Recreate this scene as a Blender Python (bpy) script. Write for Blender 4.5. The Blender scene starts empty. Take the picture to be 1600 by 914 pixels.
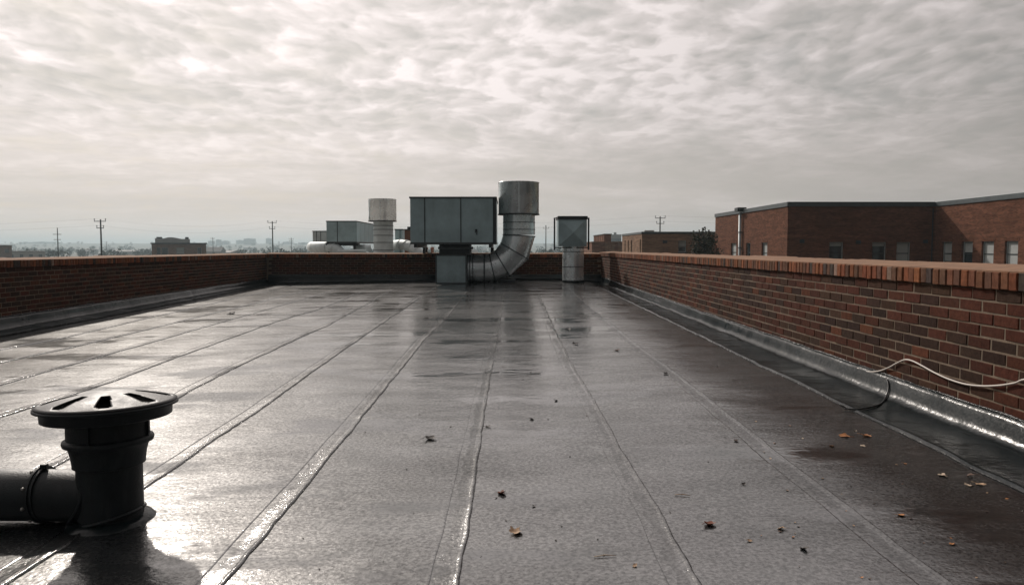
import bpy, math, random
from mathutils import Vector, Matrix, noise
random.seed(7)
SC = bpy.context.scene
COL = SC.collection
R = math.radians

# ------------------------------------------------------------------ camera
F = 1155.0                      # focal length in pixels of the 1600 px wide photograph
ZC = 1.18                       # eye height
PITCH = R(3.42); YAW = R(-0.25)
cam = bpy.data.cameras.new("camera"); cam.lens = 36.0 * F / 1600.0; cam.sensor_width = 36
cam.clip_start = 0.05; cam.clip_end = 20000
camo = bpy.data.objects.new("camera", cam); COL.objects.link(camo)
camo.location = (0, 0, ZC); camo.rotation_euler = (R(90) - PITCH, 0, YAW)
SC.camera = camo
CAMM = (Matrix.Rotation(YAW, 3, 'Z') @ Matrix.Rotation(R(90) - PITCH, 3, 'X'))

# ------------------------------------------------------------------ light
SUN_AZ = R(29)                  # to the left of the view direction
SUN_EL = R(32)
SUND = Vector((-math.sin(SUN_AZ) * math.cos(SUN_EL), math.cos(SUN_AZ) * math.cos(SUN_EL), math.sin(SUN_EL)))
sun = bpy.data.lights.new("sun", 'SUN'); sun.energy = 2.8; sun.angle = R(1.6); sun.color = (1.0, 0.92, 0.84)
suno = bpy.data.objects.new("sun", sun); COL.objects.link(suno)
suno.rotation_euler = (-SUND).to_track_quat('-Z', 'Y').to_euler(); suno.location = (-20, 40, 30)

W = bpy.data.worlds.new("World"); SC.world = W; W.use_nodes = True
SC.view_settings.view_transform = 'Standard'; SC.view_settings.look = 'None'
SC.view_settings.exposure = 0.0; SC.view_settings.gamma = 1.0
SC.cycles.use_denoising = True
SC.cycles.max_bounces = 8


class NT:
    """small node-tree writer"""
    def __init__(s, tree): s.t = tree; s.n = tree.nodes; s.l = tree.links
    def node(s, kind, **kw):
        nd = s.n.new(kind)
        for k, v in kw.items():
            if k.startswith('i_'):
                nm = k[2:].replace('_', ' ')
                nd.inputs[nm].default_value = v
            else: setattr(nd, k, v)
        return nd
    def put(s, sock, v):
        if hasattr(v, 'is_output'): s.l.new(v, sock)
        else: sock.default_value = v
    def math(s, op, a, b=0.0, c=0.0, clamp=False):
        nd = s.n.new('ShaderNodeMath'); nd.operation = op; nd.use_clamp = clamp
        for i, v in enumerate((a, b, c)): s.put(nd.inputs[i], v)
        return nd.outputs[0]
    def vmath(s, op, a, b=(0, 0, 0)):
        nd = s.n.new('ShaderNodeVectorMath'); nd.operation = op
        s.put(nd.inputs[0], a); s.put(nd.inputs[1], b)
        return nd.outputs[1] if op == 'DOT_PRODUCT' else nd.outputs[0]
    def mapr(s, v, a, b, c=0.0, d=1.0, smooth=False):
        nd = s.n.new('ShaderNodeMapRange')
        if smooth: nd.interpolation_type = 'SMOOTHSTEP'
        for i, x in enumerate((v, a, b, c, d)): s.put(nd.inputs[i], x)
        return nd.outputs[0]
    def mix(s, f, a, b, mode='MIX'):
        nd = s.n.new('ShaderNodeMix'); nd.data_type = 'RGBA'; nd.blend_type = mode
        s.put(nd.inputs[0], f); s.put(nd.inputs[6], a); s.put(nd.inputs[7], b)
        return nd.outputs[2]
    def noise(s, vec, scale, detail=4, rough=.5, dist=0.0, dims='3D'):
        nd = s.n.new('ShaderNodeTexNoise'); nd.noise_dimensions = dims; nd.inputs['Scale'].default_value = scale
        nd.inputs['Detail'].default_value = detail; nd.inputs['Roughness'].default_value = rough
        nd.inputs['Distortion'].default_value = dist
        if vec is not None: s.l.new(vec, nd.inputs['Vector'])
        return nd.outputs['Fac']
    def ramp(s, f, stops):
        nd = s.n.new('ShaderNodeValToRGB'); el = nd.color_ramp.elements
        while len(el) < len(stops): el.new(.5)
        for e, (p, c) in zip(el, stops): e.position = p; e.color = (*c, 1)
        s.l.new(f, nd.inputs[0]); return nd.outputs[0]
    def mapping(s, vec, sc=(1, 1, 1), rot=(0, 0, 0), loc=(0, 0, 0)):
        nd = s.n.new('ShaderNodeMapping')
        nd.inputs['Scale'].default_value = sc; nd.inputs['Rotation'].default_value = rot; nd.inputs['Location'].default_value = loc
        s.l.new(vec, nd.inputs['Vector']); return nd.outputs[0]


def c4(c): return (c[0], c[1], c[2], 1.0)


def build_sky():
    t = NT(W.node_tree); t.n.clear()
    out = t.node('ShaderNodeOutputWorld'); bg = t.node('ShaderNodeBackground'); t.l.new(bg.outputs[0], out.inputs[0])
    STR = 0.10; bg.inputs[1].default_value = STR
    sky = t.node('ShaderNodeTexSky', sky_type='NISHITA'); sky.sun_disc = False
    sky.sun_elevation = SUN_EL; sky.sun_rotation = -SUN_AZ; sky.air_density = 1.2; sky.dust_density = 3.0
    d = t.vmath('NORMALIZE', t.node('ShaderNodeTexCoord').outputs['Generated'])
    sep = t.node('ShaderNodeSeparateXYZ'); t.l.new(d, sep.inputs[0])
    z = sep.outputs[2]
    zz = t.math('ADD', t.math('MAXIMUM', z, 0.0), 0.13)
    cmb = t.node('ShaderNodeCombineXYZ')
    t.l.new(t.math('DIVIDE', sep.outputs[0], zz), cmb.inputs[0]); t.l.new(t.math('DIVIDE', sep.outputs[1], zz), cmb.inputs[1])
    p = cmb.outputs[0]
    pr = t.mapping(p, sc=(1.0, 0.9, 1), rot=(0, 0, R(-14)), loc=(3.1, 1.7, 0))
    # warp the sheet a little, then bands, cells and fine curls of altocumulus
    wn = t.node('ShaderNodeTexNoise', noise_dimensions='2D'); wn.inputs['Scale'].default_value = 1.3; wn.inputs['Detail'].default_value = 4
    t.l.new(pr, wn.inputs['Vector'])
    warp = t.vmath('SCALE', t.vmath('SUBTRACT', wn.outputs['Color'], (.5, .5, .5)))
    warp.node.inputs['Scale'].default_value = 0.28
    pw = t.vmath('ADD', pr, warp)
    big = t.noise(t.mapping(pw, sc=(.28, .75, 1)), 1.0, 3, .5, dims='2D')
    mid = t.noise(pw, 2.8, 7, .60, dims='2D')
    cells = t.noise(t.mapping(pw, sc=(1, .85, 1), loc=(7, 2, 0)), 7.6, 5, .6, dims='2D'); cellc = cells.node.outputs['Color']
    fine = t.noise(pw, 11.0, 5, .6, dims='2D')
    v = t.math('ADD', t.math('MULTIPLY', big, 1.0), t.math('MULTIPLY', mid, .70))
    vor = t.node('ShaderNodeTexVoronoi', feature='SMOOTH_F1', voronoi_dimensions='2D'); vor.inputs['Scale'].default_value = 8.2
    vor.inputs['Smoothness'].default_value = .8; vor.inputs['Detail'].default_value = 1.0; vor.inputs['Roughness'].default_value = .5
    cw = t.vmath('SCALE', t.vmath('SUBTRACT', cellc, (.5, .5, .5))); cw.node.inputs['Scale'].default_value = .12
    t.l.new(t.vmath('ADD', pw, cw), vor.inputs['Vector'])
    up = t.mapr(z, .06, .24, .15, 1, True)
    v = t.math('ADD', v, t.math('MULTIPLY', t.math('MULTIPLY', t.math('SUBTRACT', cells, .5), .55), up))
    v = t.math('ADD', v, t.math('MULTIPLY', t.math('MULTIPLY', t.math('SUBTRACT', vor.outputs['Distance'], .45), .46), up))
    v = t.math('ADD', v, t.math('MULTIPLY', fine, .22))
    v = t.math('ADD', v, t.mapr(z, .10, .34, .03, .12))
    st = t.noise(t.mapping(pw, sc=(.30, 1.6, 1), loc=(4, 9, 0)), 1.0, 5, .6, dims='2D')
    v = t.math('ADD', v, t.math('MULTIPLY', t.math('MULTIPLY', t.math('SUBTRACT', st, .5), 1.0), t.math('SUBTRACT', 1.1, up)))
    cl = t.mapr(v, .58, 1.26, 0, 1)
    ccol = t.ramp(cl, [(0.0, (.50, .475, .452)), (.40, (.62, .575, .545)), (.72, (.78, .71, .685)), (1.0, (.99, .90, .88))])
    # paler warm air towards the horizon
    hz = t.mapr(z, 0.0, 0.21, 1, 0, True)
    ccol = t.mix(t.math('MULTIPLY', hz, .82), ccol, c4((.71, .625, .565)))
    # cloud lit from behind by the hidden sun: brighter towards it, greyer away from it
    dt = t.vmath('DOT_PRODUCT', d, tuple(SUND))
    glow = t.math('MULTIPLY_ADD', t.math('POWER', t.mapr(dt, -1, 1, 0, 1), 2.2), 1.05, .075)
    glow = t.math('ADD', glow, t.mapr(dt, .72, 1.0, 0, .16, True))
    ccol = t.mix(1.0, ccol, glow, 'MULTIPLY')
    ccol = t.mix(1.0, ccol, c4((1 / STR,) * 3), 'MULTIPLY')
    cover = t.mapr(mid, .25, .5, .93, .985)
    t.l.new(t.mix(cover, sky.outputs[0], ccol), bg.inputs[0])


W.cycles.sampling_method = 'MANUAL'; W.cycles.sample_map_resolution = 512
build_sky()


# ------------------------------------------------------------------ pixels to places
def pdir(x, y):
    return CAMM @ Vector(((x - 800.0) / F, (457.0 - y) / F, -1.0))
def P(x, y, Y):
    d = pdir(x, y); t = Y / d.y
    return Vector((d.x * t, Y, ZC + d.z * t))
def proj(p):
    q = CAMM.transposed() @ (Vector(p) - Vector((0, 0, ZC)))
    if q.z > -1e-4: return None
    return (800 + F * q.x / -q.z, 457 - F * q.y / -q.z)
def lerp_table(tab, x):
    if x <= tab[0][0]: return tab[0][1]
    for (a, va), (b, vb) in zip(tab, tab[1:]):
        if x <= b:
            k = (x - a) / (b - a); return va + (vb - va) * k
    return tab[-1][1]
H0 = [(-7.4, 1.30), (-6.9, 1.295), (0, 1.18), (2.3, 1.114), (2.66, 1.092), (3, 1.09)]
SL = [(-7.4, .011), (0, .0115), (1.4, .0095), (2.3, .0062), (2.66, .0032), (3, .003)]
def roof_plain(X, Y): return ZC - lerp_table(H0, X) + lerp_table(SL, X) * Y
def und(X, Y):
    return (.0050 * noise.noise((X * .55, Y * .75, 3.3)) + .0036 * noise.noise((X * 1.3, Y * 1.9, 9.1))
            + .0022 * noise.noise((X * 2.4, Y * 4.6, 5.7)))
def roof_z(X, Y): return roof_plain(X, Y) + und(X, Y)
def G(x, y):
    d = pdir(x, y); h = 1.1
    for _ in range(12):
        t = h / -d.z; X, Y = d.x * t, d.y * t
        h = ZC - roof_z(X, Y)
    return Vector((X, Y, roof_z(X, Y)))


# ------------------------------------------------------------------ object helpers
def tag(o, label=None, cat=None, group=None, kind=None):
    if label: o['label'] = label
    if cat: o['category'] = cat
    if group: o['group'] = group
    if kind: o['kind'] = kind
    return o
def empty(name, loc=(0, 0, 0), label=None, cat=None, group=None):
    o = bpy.data.objects.new(name, None); o.location = loc; o.empty_display_size = .1
    COL.objects.link(o); return tag(o, label, cat, group)
def link(name, me, mat, parent=None):
    o = bpy.data.objects.new(name, me)
    if mat is not None and not me.materials: me.materials.append(mat)
    COL.objects.link(o)
    if parent is not None:
        o.parent = parent
        o.matrix_parent_inverse = Matrix.Translation(-Vector(parent.location)) if parent.parent is None else Matrix.Identity(4)
    return o


class MB:
    def __init__(s): s.v = []; s.f = []; s.sm = []
    def add(s, vs, fs, smooth=False):
        b = len(s.v); s.v += [tuple(v) for v in vs]
        for f in fs: s.f.append(tuple(i + b for i in f)); s.sm.append(smooth)
        return s
    def box(s, a, b, bev=0.0):
        x0, y0, z0 = a; x1, y1, z1 = b
        if x0 > x1: x0, x1 = x1, x0
        if y0 > y1: y0, y1 = y1, y0
        if z0 > z1: z0, z1 = z1, z0
        if bev <= 0:
            v = [(x0, y0, z0), (x1, y0, z0), (x1, y1, z0), (x0, y1, z0), (x0, y0, z1), (x1, y0, z1), (x1, y1, z1), (x0, y1, z1)]
            return s.add(v, [(0, 3, 2, 1), (4, 5, 6, 7), (0, 1, 5, 4), (1, 2, 6, 5), (2, 3, 7, 6), (3, 0, 4, 7)])
        e = bev; v = []
        def ring(z, i): return [(x0 + i, y0 + i, z), (x1 - i, y0 + i, z), (x1 - i, y1 - i, z), (x0 + i, y1 - i, z)]
        # vertical edges chamfered too
        def oct_(z, i):
            c = e
            return [(x0 + i + c, y0 + i, z), (x1 - i - c, y0 + i, z), (x1 - i, y0 + i + c, z), (x1 - i, y1 - i - c, z),
                    (x1 - i - c, y1 - i, z), (x0 + i + c, y1 - i, z), (x0 + i, y1 - i - c, z), (x0 + i, y0 + i + c, z)]
        v = oct_(z0, e * .6) + oct_(z0 + e, 0) + oct_(z1 - e, 0) + oct_(z1, e * .6)
        f = [tuple(range(7, -1, -1)), tuple(range(24, 32))]
        for k in range(3):
            for i in range(8):
                j = (i + 1) % 8; f.append((k * 8 + i, k * 8 + j, k * 8 + 8 + j, k * 8 + 8 + i))
        return s.add(v, f)
    def rev(s, prof, c=(0, 0, 0), n=32, M=None, cap0=False, cap1=False, smooth=True, a0=0.0, a1=2 * math.pi):
        """prof: (r, z) list revolved round z through c; M is an optional matrix"""
        full = abs(a1 - a0 - 2 * math.pi) < 1e-6; m = n if full else n + 1; vs = []
        for r, z in prof:
            for i in range(m):
                a = a0 + (a1 - a0) * i / n
                q = Vector((r * math.cos(a), r * math.sin(a), z))
                vs.append((M @ q if M else q) + Vector(c))
        fs = []
        for k in range(len(prof) - 1):
            for i in range(n):
                j = (i + 1) % m; fs.append((k * m + i, k * m + j, (k + 1) * m + j, (k + 1) * m + i))
        if cap0: fs.append(tuple(range(m - 1, -1, -1)))
        if cap1: fs.append(tuple((len(prof) - 1) * m + i for i in range(m)))
        return s.add(vs, fs, smooth)
    def tube(s, pts, rad, n=10, cap=True, smooth=True, flat=1.0):
        pts = [Vector(p) for p in pts]; rs = rad if isinstance(rad, (list, tuple)) else [rad] * len(pts)
        vs = []; up = Vector((0, 0, 1))
        for i, p in enumerate(pts):
            d = (pts[min(i + 1, len(pts) - 1)] - pts[max(i - 1, 0)]).normalized()
            a = d.cross(up)
            if a.length < .1: a = d.cross(Vector((0, 1, 0)))
            a.normalize(); b = a.cross(d).normalized()
            for k in range(n):
                t = 2 * math.pi * k / n
                vs.append(p + a * (rs[i] * math.cos(t)) + b * (rs[i] * flat * math.sin(t)))
        fs = []
        for i in range(len(pts) - 1):
            for k in range(n):
                j = (k + 1) % n; fs.append((i * n + k, i * n + j, (i + 1) * n + j, (i + 1) * n + k))
        if cap: fs.append(tuple(range(n - 1, -1, -1))); fs.append(tuple((len(pts) - 1) * n + k for k in range(n)))
        return s.add(vs, fs, smooth)
    def grid(s, rows, smooth=True, flip=False):
        m = len(rows[0]); vs = [p for r in rows for p in r]; fs = []
        for i in range(len(rows) - 1):
            for j in range(m - 1):
                q = (i * m + j, i * m + j + 1, (i + 1) * m + j + 1, (i + 1) * m + j)
                fs.append(q[::-1] if flip else q)
        return s.add(vs, fs, smooth)
    def prism(s, poly, z0, z1):
        n = len(poly)
        v = [(x, y, z0) for x, y in poly] + [(x, y, z1) for x, y in poly]
        f = [tuple(range(n - 1, -1, -1)), tuple(range(n, 2 * n))] + [(i, (i + 1) % n, n + (i + 1) % n, n + i) for i in range(n)]
        return s.add(v, f)
    def mesh(s, name):
        me = bpy.data.meshes.new(name); me.from_pydata(s.v, [], s.f); me.update()
        me.polygons.foreach_set('use_smooth', s.sm); return me
    def build(s, name, mat, parent=None): return link(name, s.mesh(name), mat, parent)


# ------------------------------------------------------------------ materials
def new_mat(name):
    m = bpy.data.materials.new(name); m.use_nodes = True
    t = NT(m.node_tree); b = t.n['Principled BSDF']; return m, t, b
def bump(t, b, h, dist, strength=1.0, prev=None):
    nd = t.node('ShaderNodeBump'); nd.inputs['Distance'].default_value = dist; nd.inputs['Strength'].default_value = strength
    t.l.new(h, nd.inputs['Height'])
    if prev is not None: t.l.new(prev, nd.inputs['Normal'])
    t.l.new(nd.outputs[0], b.inputs['Normal']); return nd.outputs[0]
def obj_vec(t): return t.node('ShaderNodeTexCoord').outputs['Object']
def pos_vec(t): return t.node('ShaderNodeNewGeometry').outputs['Position']

def simple(name, col, rough=.6, metal=0.0, var=.25, scale=6.0, bmp=0.0, bscale=40.0, spec=.5, dirt=None):
    m, t, b = new_mat(name); p = pos_vec(t)
    n = t.noise(p, scale, 6, .6)
    k = t.mapr(n, .3, .7, 1 - var, 1 + var)
    c = t.mix(1.0, c4(col), k, 'MULTIPLY')
    if dirt:
        n2 = t.noise(t.mapping(p, sc=(1, 1, .25)), scale * 1.7, 5, .65)
        c = t.mix(t.mapr(n2, .52, .72, 0, dirt[1]), c, c4(dirt[0]))
    t.l.new(c, b.inputs['Base Color'])
    t.l.new(t.mapr(n, .3, .7, max(.05, rough - .1), min(1, rough + .1)), b.inputs['Roughness'])
    b.inputs['Metallic'].default_value = metal; b.inputs['Specular IOR Level'].default_value = spec
    if bmp: bump(t, b, t.noise(p, bscale, 4, .6), bmp)
    return m

def membrane(name, wet_lo, wet_hi, granule=.0012, base=(.003, .0045, .0055), ior=1.4, wave=1.0, coat=1.0, coat_ior=2.5, dry=.40, dull=.060):
    """granular bitumen under a thin film of water: a dull base lobe and a smooth wet coat that comes and goes"""
    m, t, b = new_mat(name); p = pos_vec(t)
    big = t.noise(p, .55, 4, .55); mid = t.noise(p, 2.3, 5, .6); fine = t.noise(p, 34, 3, .6)
    c = t.mix(t.mapr(mid, .35, .7), c4(base), c4(tuple(x * 1.8 for x in base)))
    c = t.mix(t.mapr(fine, .60, .75, 0, .5), c, c4((.024, .025, .024)))
    t.l.new(c, b.inputs['Base Color'])
    wet = t.math('ADD', t.math('MULTIPLY', big, .55), t.math('MULTIPLY', mid, .45))
    # standing water: smoother, brighter mirror with soft but definite edges
    pn = t.noise(t.mapping(p, sc=(.55, 1.25, 1)), 1.15, 6, .62)
    pud = t.mapr(pn, .525, .61, 0, 1, True)
    t.l.new(t.math('MULTIPLY', t.mapr(wet, .36, .62, wet_lo, wet_hi, True), t.mapr(pud, 0, 1, 1.15, .45)), b.inputs['Coat Roughness'])
    b.inputs['IOR'].default_value = 1.0; b.inputs['Specular IOR Level'].default_value = 0; b.inputs['Coat IOR'].default_value = coat_ior
    crk = t.noise(p, 95, 3, .65); pit = t.noise(p, 60, 4, .7); strk = t.noise(t.mapping(p, sc=(.7, 1.5, 1)), 1.5, 5, .6)
    sp = t.math('MULTIPLY', t.mapr(pit, .36, .64, .62 * coat, coat), t.math('ADD', t.mapr(strk, .32, .68, .70, 1.12), t.math('MULTIPLY', pud, .25)), clamp=True)
    t.l.new(sp, b.inputs['Coat Weight'])
    gl = t.node('ShaderNodeBsdfGlossy'); t.l.new(t.mapr(wet, .36, .62, dry - .06, dry + .06, True), gl.inputs['Roughness'])
    gk = t.math('MULTIPLY', t.mapr(pit, .36, .64, dull * .5, dull * 1.5), t.mapr(pud, 0, 1, 1.12, .40)); t.l.new(t.mix(1.0, c4((1, .98, .95)), gk, 'MULTIPLY'), gl.inputs['Color'])
    ad = t.node('ShaderNodeAddShader'); out = t.n['Material Output']
    t.l.new(b.outputs[0], ad.inputs[0]); t.l.new(gl.outputs[0], ad.inputs[1]); t.l.new(ad.outputs[0], out.inputs['Surface'])
    n1 = bump(t, b, crk, granule, .8); gs = t.mapr(pud, 0, 1, .85, .22); t.l.new(gs, n1.node.inputs['Strength'])
    n2 = bump(t, b, t.noise(p, 38, 3, .6), granule * 1.4, .6, n1); t.l.new(gs, n2.node.inputs['Strength'])
    wv = bump(t, b, t.noise(t.mapping(p, sc=(1, 1.7, 1)), 3.0, 4, .5), .012 * wave, .5, n2)
    t.l.new(wv, b.inputs['Coat Normal']); t.l.new(wv, gl.inputs['Normal'])
    return m

def brick_mat(name, attr):
    m, t, b = new_mat(name); p = pos_vec(t)
    if attr:
        base = t.node('ShaderNodeAttribute', attribute_name='tone').outputs['Color']
    else:
        base = t.node('ShaderNodeObjectInfo').outputs['Color']
    n = t.noise(p, 28, 5, .65); n2 = t.noise(p, 120, 3, .7); n3 = t.noise(p, 5, 4, .6)
    c = t.mix(1.0, base, t.mapr(n, .3, .7, .68, 1.32), 'MULTIPLY')
    c = t.mix(t.mapr(n2, .60, .74, 0, .65), c, c4((.028, .024, .022)))
    c = t.mix(t.mapr(n3, .62, .82, 0, .10), c, c4((.24, .19, .15)))
    t.l.new(c, b.inputs['Base Color']); b.inputs['Roughness'].default_value = .9; b.inputs['Specular IOR Level'].default_value = .08
    h = t.math('ADD', t.math('MULTIPLY', n, .6), t.math('MULTIPLY', n2, .5))
    bump(t, b, h, .006, .8)
    return m

def far_brick(name, col, dark, mort, course=.075, length=.21):
    """brick coursing too far away to be picked apart"""
    m, t, b = new_mat(name); p = pos_vec(t)
    g = t.node('ShaderNodeNewGeometry'); sp = t.node('ShaderNodeSeparateXYZ'); t.l.new(p, sp.inputs[0])
    u = t.math('ADD', sp.outputs[0], sp.outputs[1]); cb = t.node('ShaderNodeCombineXYZ')
    t.l.new(u, cb.inputs[0]); t.l.new(sp.outputs[2], cb.inputs[1])
    bt = t.node('ShaderNodeTexBrick'); bt.inputs['Scale'].default_value = 1.0
    bt.inputs['Brick Width'].default_value = length; bt.inputs['Row Height'].default_value = course
    bt.inputs['Mortar Size'].default_value = .007; bt.inputs['Mortar Smooth'].default_value = .2; bt.inputs['Bias'].default_value = -.1
    bt.inputs['Color1'].default_value = c4(col); bt.inputs['Color2'].default_value = c4(dark); bt.inputs['Mortar'].default_value = c4(mort)
    t.l.new(cb.outputs[0], bt.inputs['Vector'])
    n = t.noise(t.mapping(cb.outputs[0], sc=(.6, 4, 1)), 1.2, 6, .65)
    c = t.mix(1.0, bt.outputs['Color'], t.mapr(n, .3, .7, .62, 1.38), 'MULTIPLY')
    n2 = t.noise(p, .35, 4, .6)
    c = t.mix(1.0, c, t.mapr(n2, .3, .7, .85, 1.15), 'MULTIPLY')
    t.l.new(c, b.inputs['Base Color']); b.inputs['Roughness'].default_value = .9; b.inputs['Specular IOR Level'].default_value = .06
    bump(t, b, bt.outputs['Fac'], -.006, .6)
    return m

def galv(name, col=(.40, .45, .47), rough=.38, metal=.85):
    m, t, b = new_mat(name); p = pos_vec(t)
    vor = t.node('ShaderNodeTexVoronoi'); vor.inputs['Scale'].default_value = 38; t.l.new(p, vor.inputs['Vector'])
    n = t.noise(p, 2.4, 6, .62); st = t.noise(t.mapping(p, sc=(9, 9, .7)), 1.0, 6, .7)
    c = t.mix(1.0, c4(col), t.mapr(n, .3, .7, .78, 1.2), 'MULTIPLY')
    c = t.mix(t.mapr(vor.outputs['Color'], 0, 1, 0, .18), c, c4(tuple(x * .7 for x in col)))
    c = t.mix(t.mapr(st, .56, .78, 0, .28), c, c4((.20, .20, .19)))
    t.l.new(c, b.inputs['Base Color']); b.inputs['Metallic'].default_value = metal
    t.l.new(t.mapr(n, .3, .7, rough - .08, rough + .14), b.inputs['Roughness'])
    bump(t, b, t.noise(p, 3.2, 2, .5), .02, .35)
    return m

M_MEM = membrane('wet_bitumen_membrane', .06, .17, .0009)
M_LAP = membrane('bitumen_lap', .10, .20, .0018, (.009, .010, .011), 1.4, .6, .9, 2.4, .38, .040)
M_FLASH = membrane('bitumen_flashing', .09, .18, .0010, (.005, .008, .009), 1.22, 1.8, 1.0, 1.34, .32, .009)
M_BEAD = simple('bitumen_bleed_out', (.022, .023, .024), .24, 0, .3, 20, .012, 55, .8)
M_BRICK = brick_mat('fired_brick', False)
M_BRICKA = brick_mat('fired_brick_courses', True)
M_MORTAR = simple('lime_mortar', (.19, .145, .105), .92, 0, .25, 14, .003, 90, .2, ((.12, .10, .085), .5))
M_WASH = simple('coping_mortar_wash', (.26, .155, .10), .9, 0, .22, 9, .004, 60, .2, ((.22, .16, .12), .5))
M_GALV = galv('galvanised_sheet', (.86, .92, .93), .24, .60)
M_GALVD = galv('weathered_galvanised_panel', (.36, .47, .49), .5, .35)
M_GALVL = galv('pale_duct_wrap', (.56, .61, .61), .55, .3)
M_STEEL = simple('dark_steel', (.035, .042, .046), .5, .4, .3, 8)
M_SEAM = simple('panel_joint', (.09, .105, .11), .55, .5, .25, 8)
M_PLAST = simple('black_vent_plastic', (.007, .011, .013), .45, 0, .4, 14, .002, 160, .35, ((.035, .04, .042), .45))
M_BLACK = simple('slot_shade_black', (.006, .006, .006), .95, 0, .1, 5, spec=.05)  # near-black colour that stands for the shade seen through the cap slots
M_CAP = simple('weathered_vent_cap', (.030, .030, .031), .52, 0, .35, 11, .0012, 130, .5, ((.085, .08, .075), .55))
M_RUST = simple('bolt_metal', (.32, .31, .29), .45, .8, .3, 30)
M_FASCIA = simple('metal_roof_edge', (.085, .10, .105), .45, .5, .15, 2)
M_GLASS = None
def glass():
    m, t, b = new_mat('window_glass')
    b.inputs['Base Color'].default_value = (.02, .032, .037, 1); b.inputs['Roughness'].default_value = .05
    b.inputs['Specular IOR Level'].default_value = .5
    return m
M_GLASS = glass()
M_FRAME = simple('window_frame_metal', (.055, .065, .07), .5, .3, .15, 4)
M_FRAMEL = simple('pale_window_sash', (.42, .46, .47), .5, .3, .15, 4)
M_BLIND = simple('window_blind', (.36, .38, .37), .8, 0, .1, 3)
M_BR_WING = far_brick('wing_brickwork', (.160, .066, .039), (.092, .037, .023), (.12, .082, .058))
M_BR_TAN = far_brick('tan_brickwork', (.25, .155, .10), (.18, .105, .07), (.23, .175, .13))
M_BR_RUST = far_brick('rust_brickwork', (.22, .11, .072), (.15, .072, .05), (.2, .145, .105))
M_BR_OWN = far_brick('building_brickwork', (.20, .09, .065), (.10, .07, .055), (.3, .24, .19), .071, .213)
M_CABLEW = simple('white_cable_sheath', (.56, .51, .46), .5, 0, .08, 10)
M_CABLEB = simple('black_cable_sheath', (.012, .012, .013), .5, 0, .1, 10)
M_POLE = simple('creosoted_pole', (.022, .02, .018), .85, 0, .3, 1)
M_GREY = simple('pale_concrete', (.42, .43, .42), .85, 0, .12, .4)
M_ROOFG = simple('gravel_roofing', (.28, .26, .24), .9, 0, .2, 1.0)

# ------------------------------------------------------------------ the roof
# seam tracks: pixels along the shiny edge of each lap, turned into places on the roof
TR = [
    [(1483, 914), (1336, 802), (1249, 736), (1156, 662), (1057, 584), (995, 539), (949, 502), (917, 477), (891, 452)],
    [(1090, 910), (1045, 827), (1007, 765), (968, 699), (933, 637), (892, 568), (865, 512), (844, 464), (837, 444)],
    [(712, 914), (736, 777), (751, 676), (770, 560), (782, 497), (788, 455)],
    [(345, 914), (480, 755), (599, 610), (659, 535), (700, 494), (730, 456)],
    [(8, 910), (105, 848), (341, 683), (411, 636), (500, 572), (587, 512), (677, 452)],
    [(160, 690), (306, 605), (400, 559), (512, 509), (625, 447)],
    [(0, 652), (175, 597), (272, 560), (431, 503), (500, 483), (590, 447)],
    [(0, 602), (156, 558), (256, 530), (325, 510), (548, 447)],
    [(0, 567), (131, 539), (281, 503), (500, 449)],
    [(0, 547), (88, 531), (234, 497), (455, 447)],
]
Y_NEAR, Y_BACK = -1.6, 21.86
def fit_track(tr):
    """a gently bending seam X(Y): straight line through the track plus its own small wander"""
    pts = [G(*q) for q in tr]; n = len(pts)
    ws = [1.0 / (1 + .02 * p.y * p.y) for p in pts]
    sw = sum(ws); my = sum(w * p.y for w, p in zip(ws, pts)) / sw; mx = sum(w * p.x for w, p in zip(ws, pts)) / sw
    den = sum(w * (p.y - my) ** 2 for w, p in zip(ws, pts)); b = sum(w * (p.y - my) * (p.x - mx) for w, p in zip(ws, pts)) / max(den, 1e-6)
    res = sorted((p.y, max(-.12, min(.12, p.x - (mx + b * (p.y - my))))) for p in pts)
    return lambda Y: mx + b * (Y - my) + lerp_table(res, Y)
SEAMS = [fit_track(t) for t in TR]
def seam_x(i, Y):
    wob = .006 * noise.noise((Y * 1.7, i * 7.3, 1.0)) + .004 * noise.noise((Y * 5.1, i * 3.3, 4.0))
    return SEAMS[i](Y) + wob
import sys
print("SEAMX", [[round(s(Y), 2) for Y in (2.3, 6, 12, 21)] for s in SEAMS])

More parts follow.
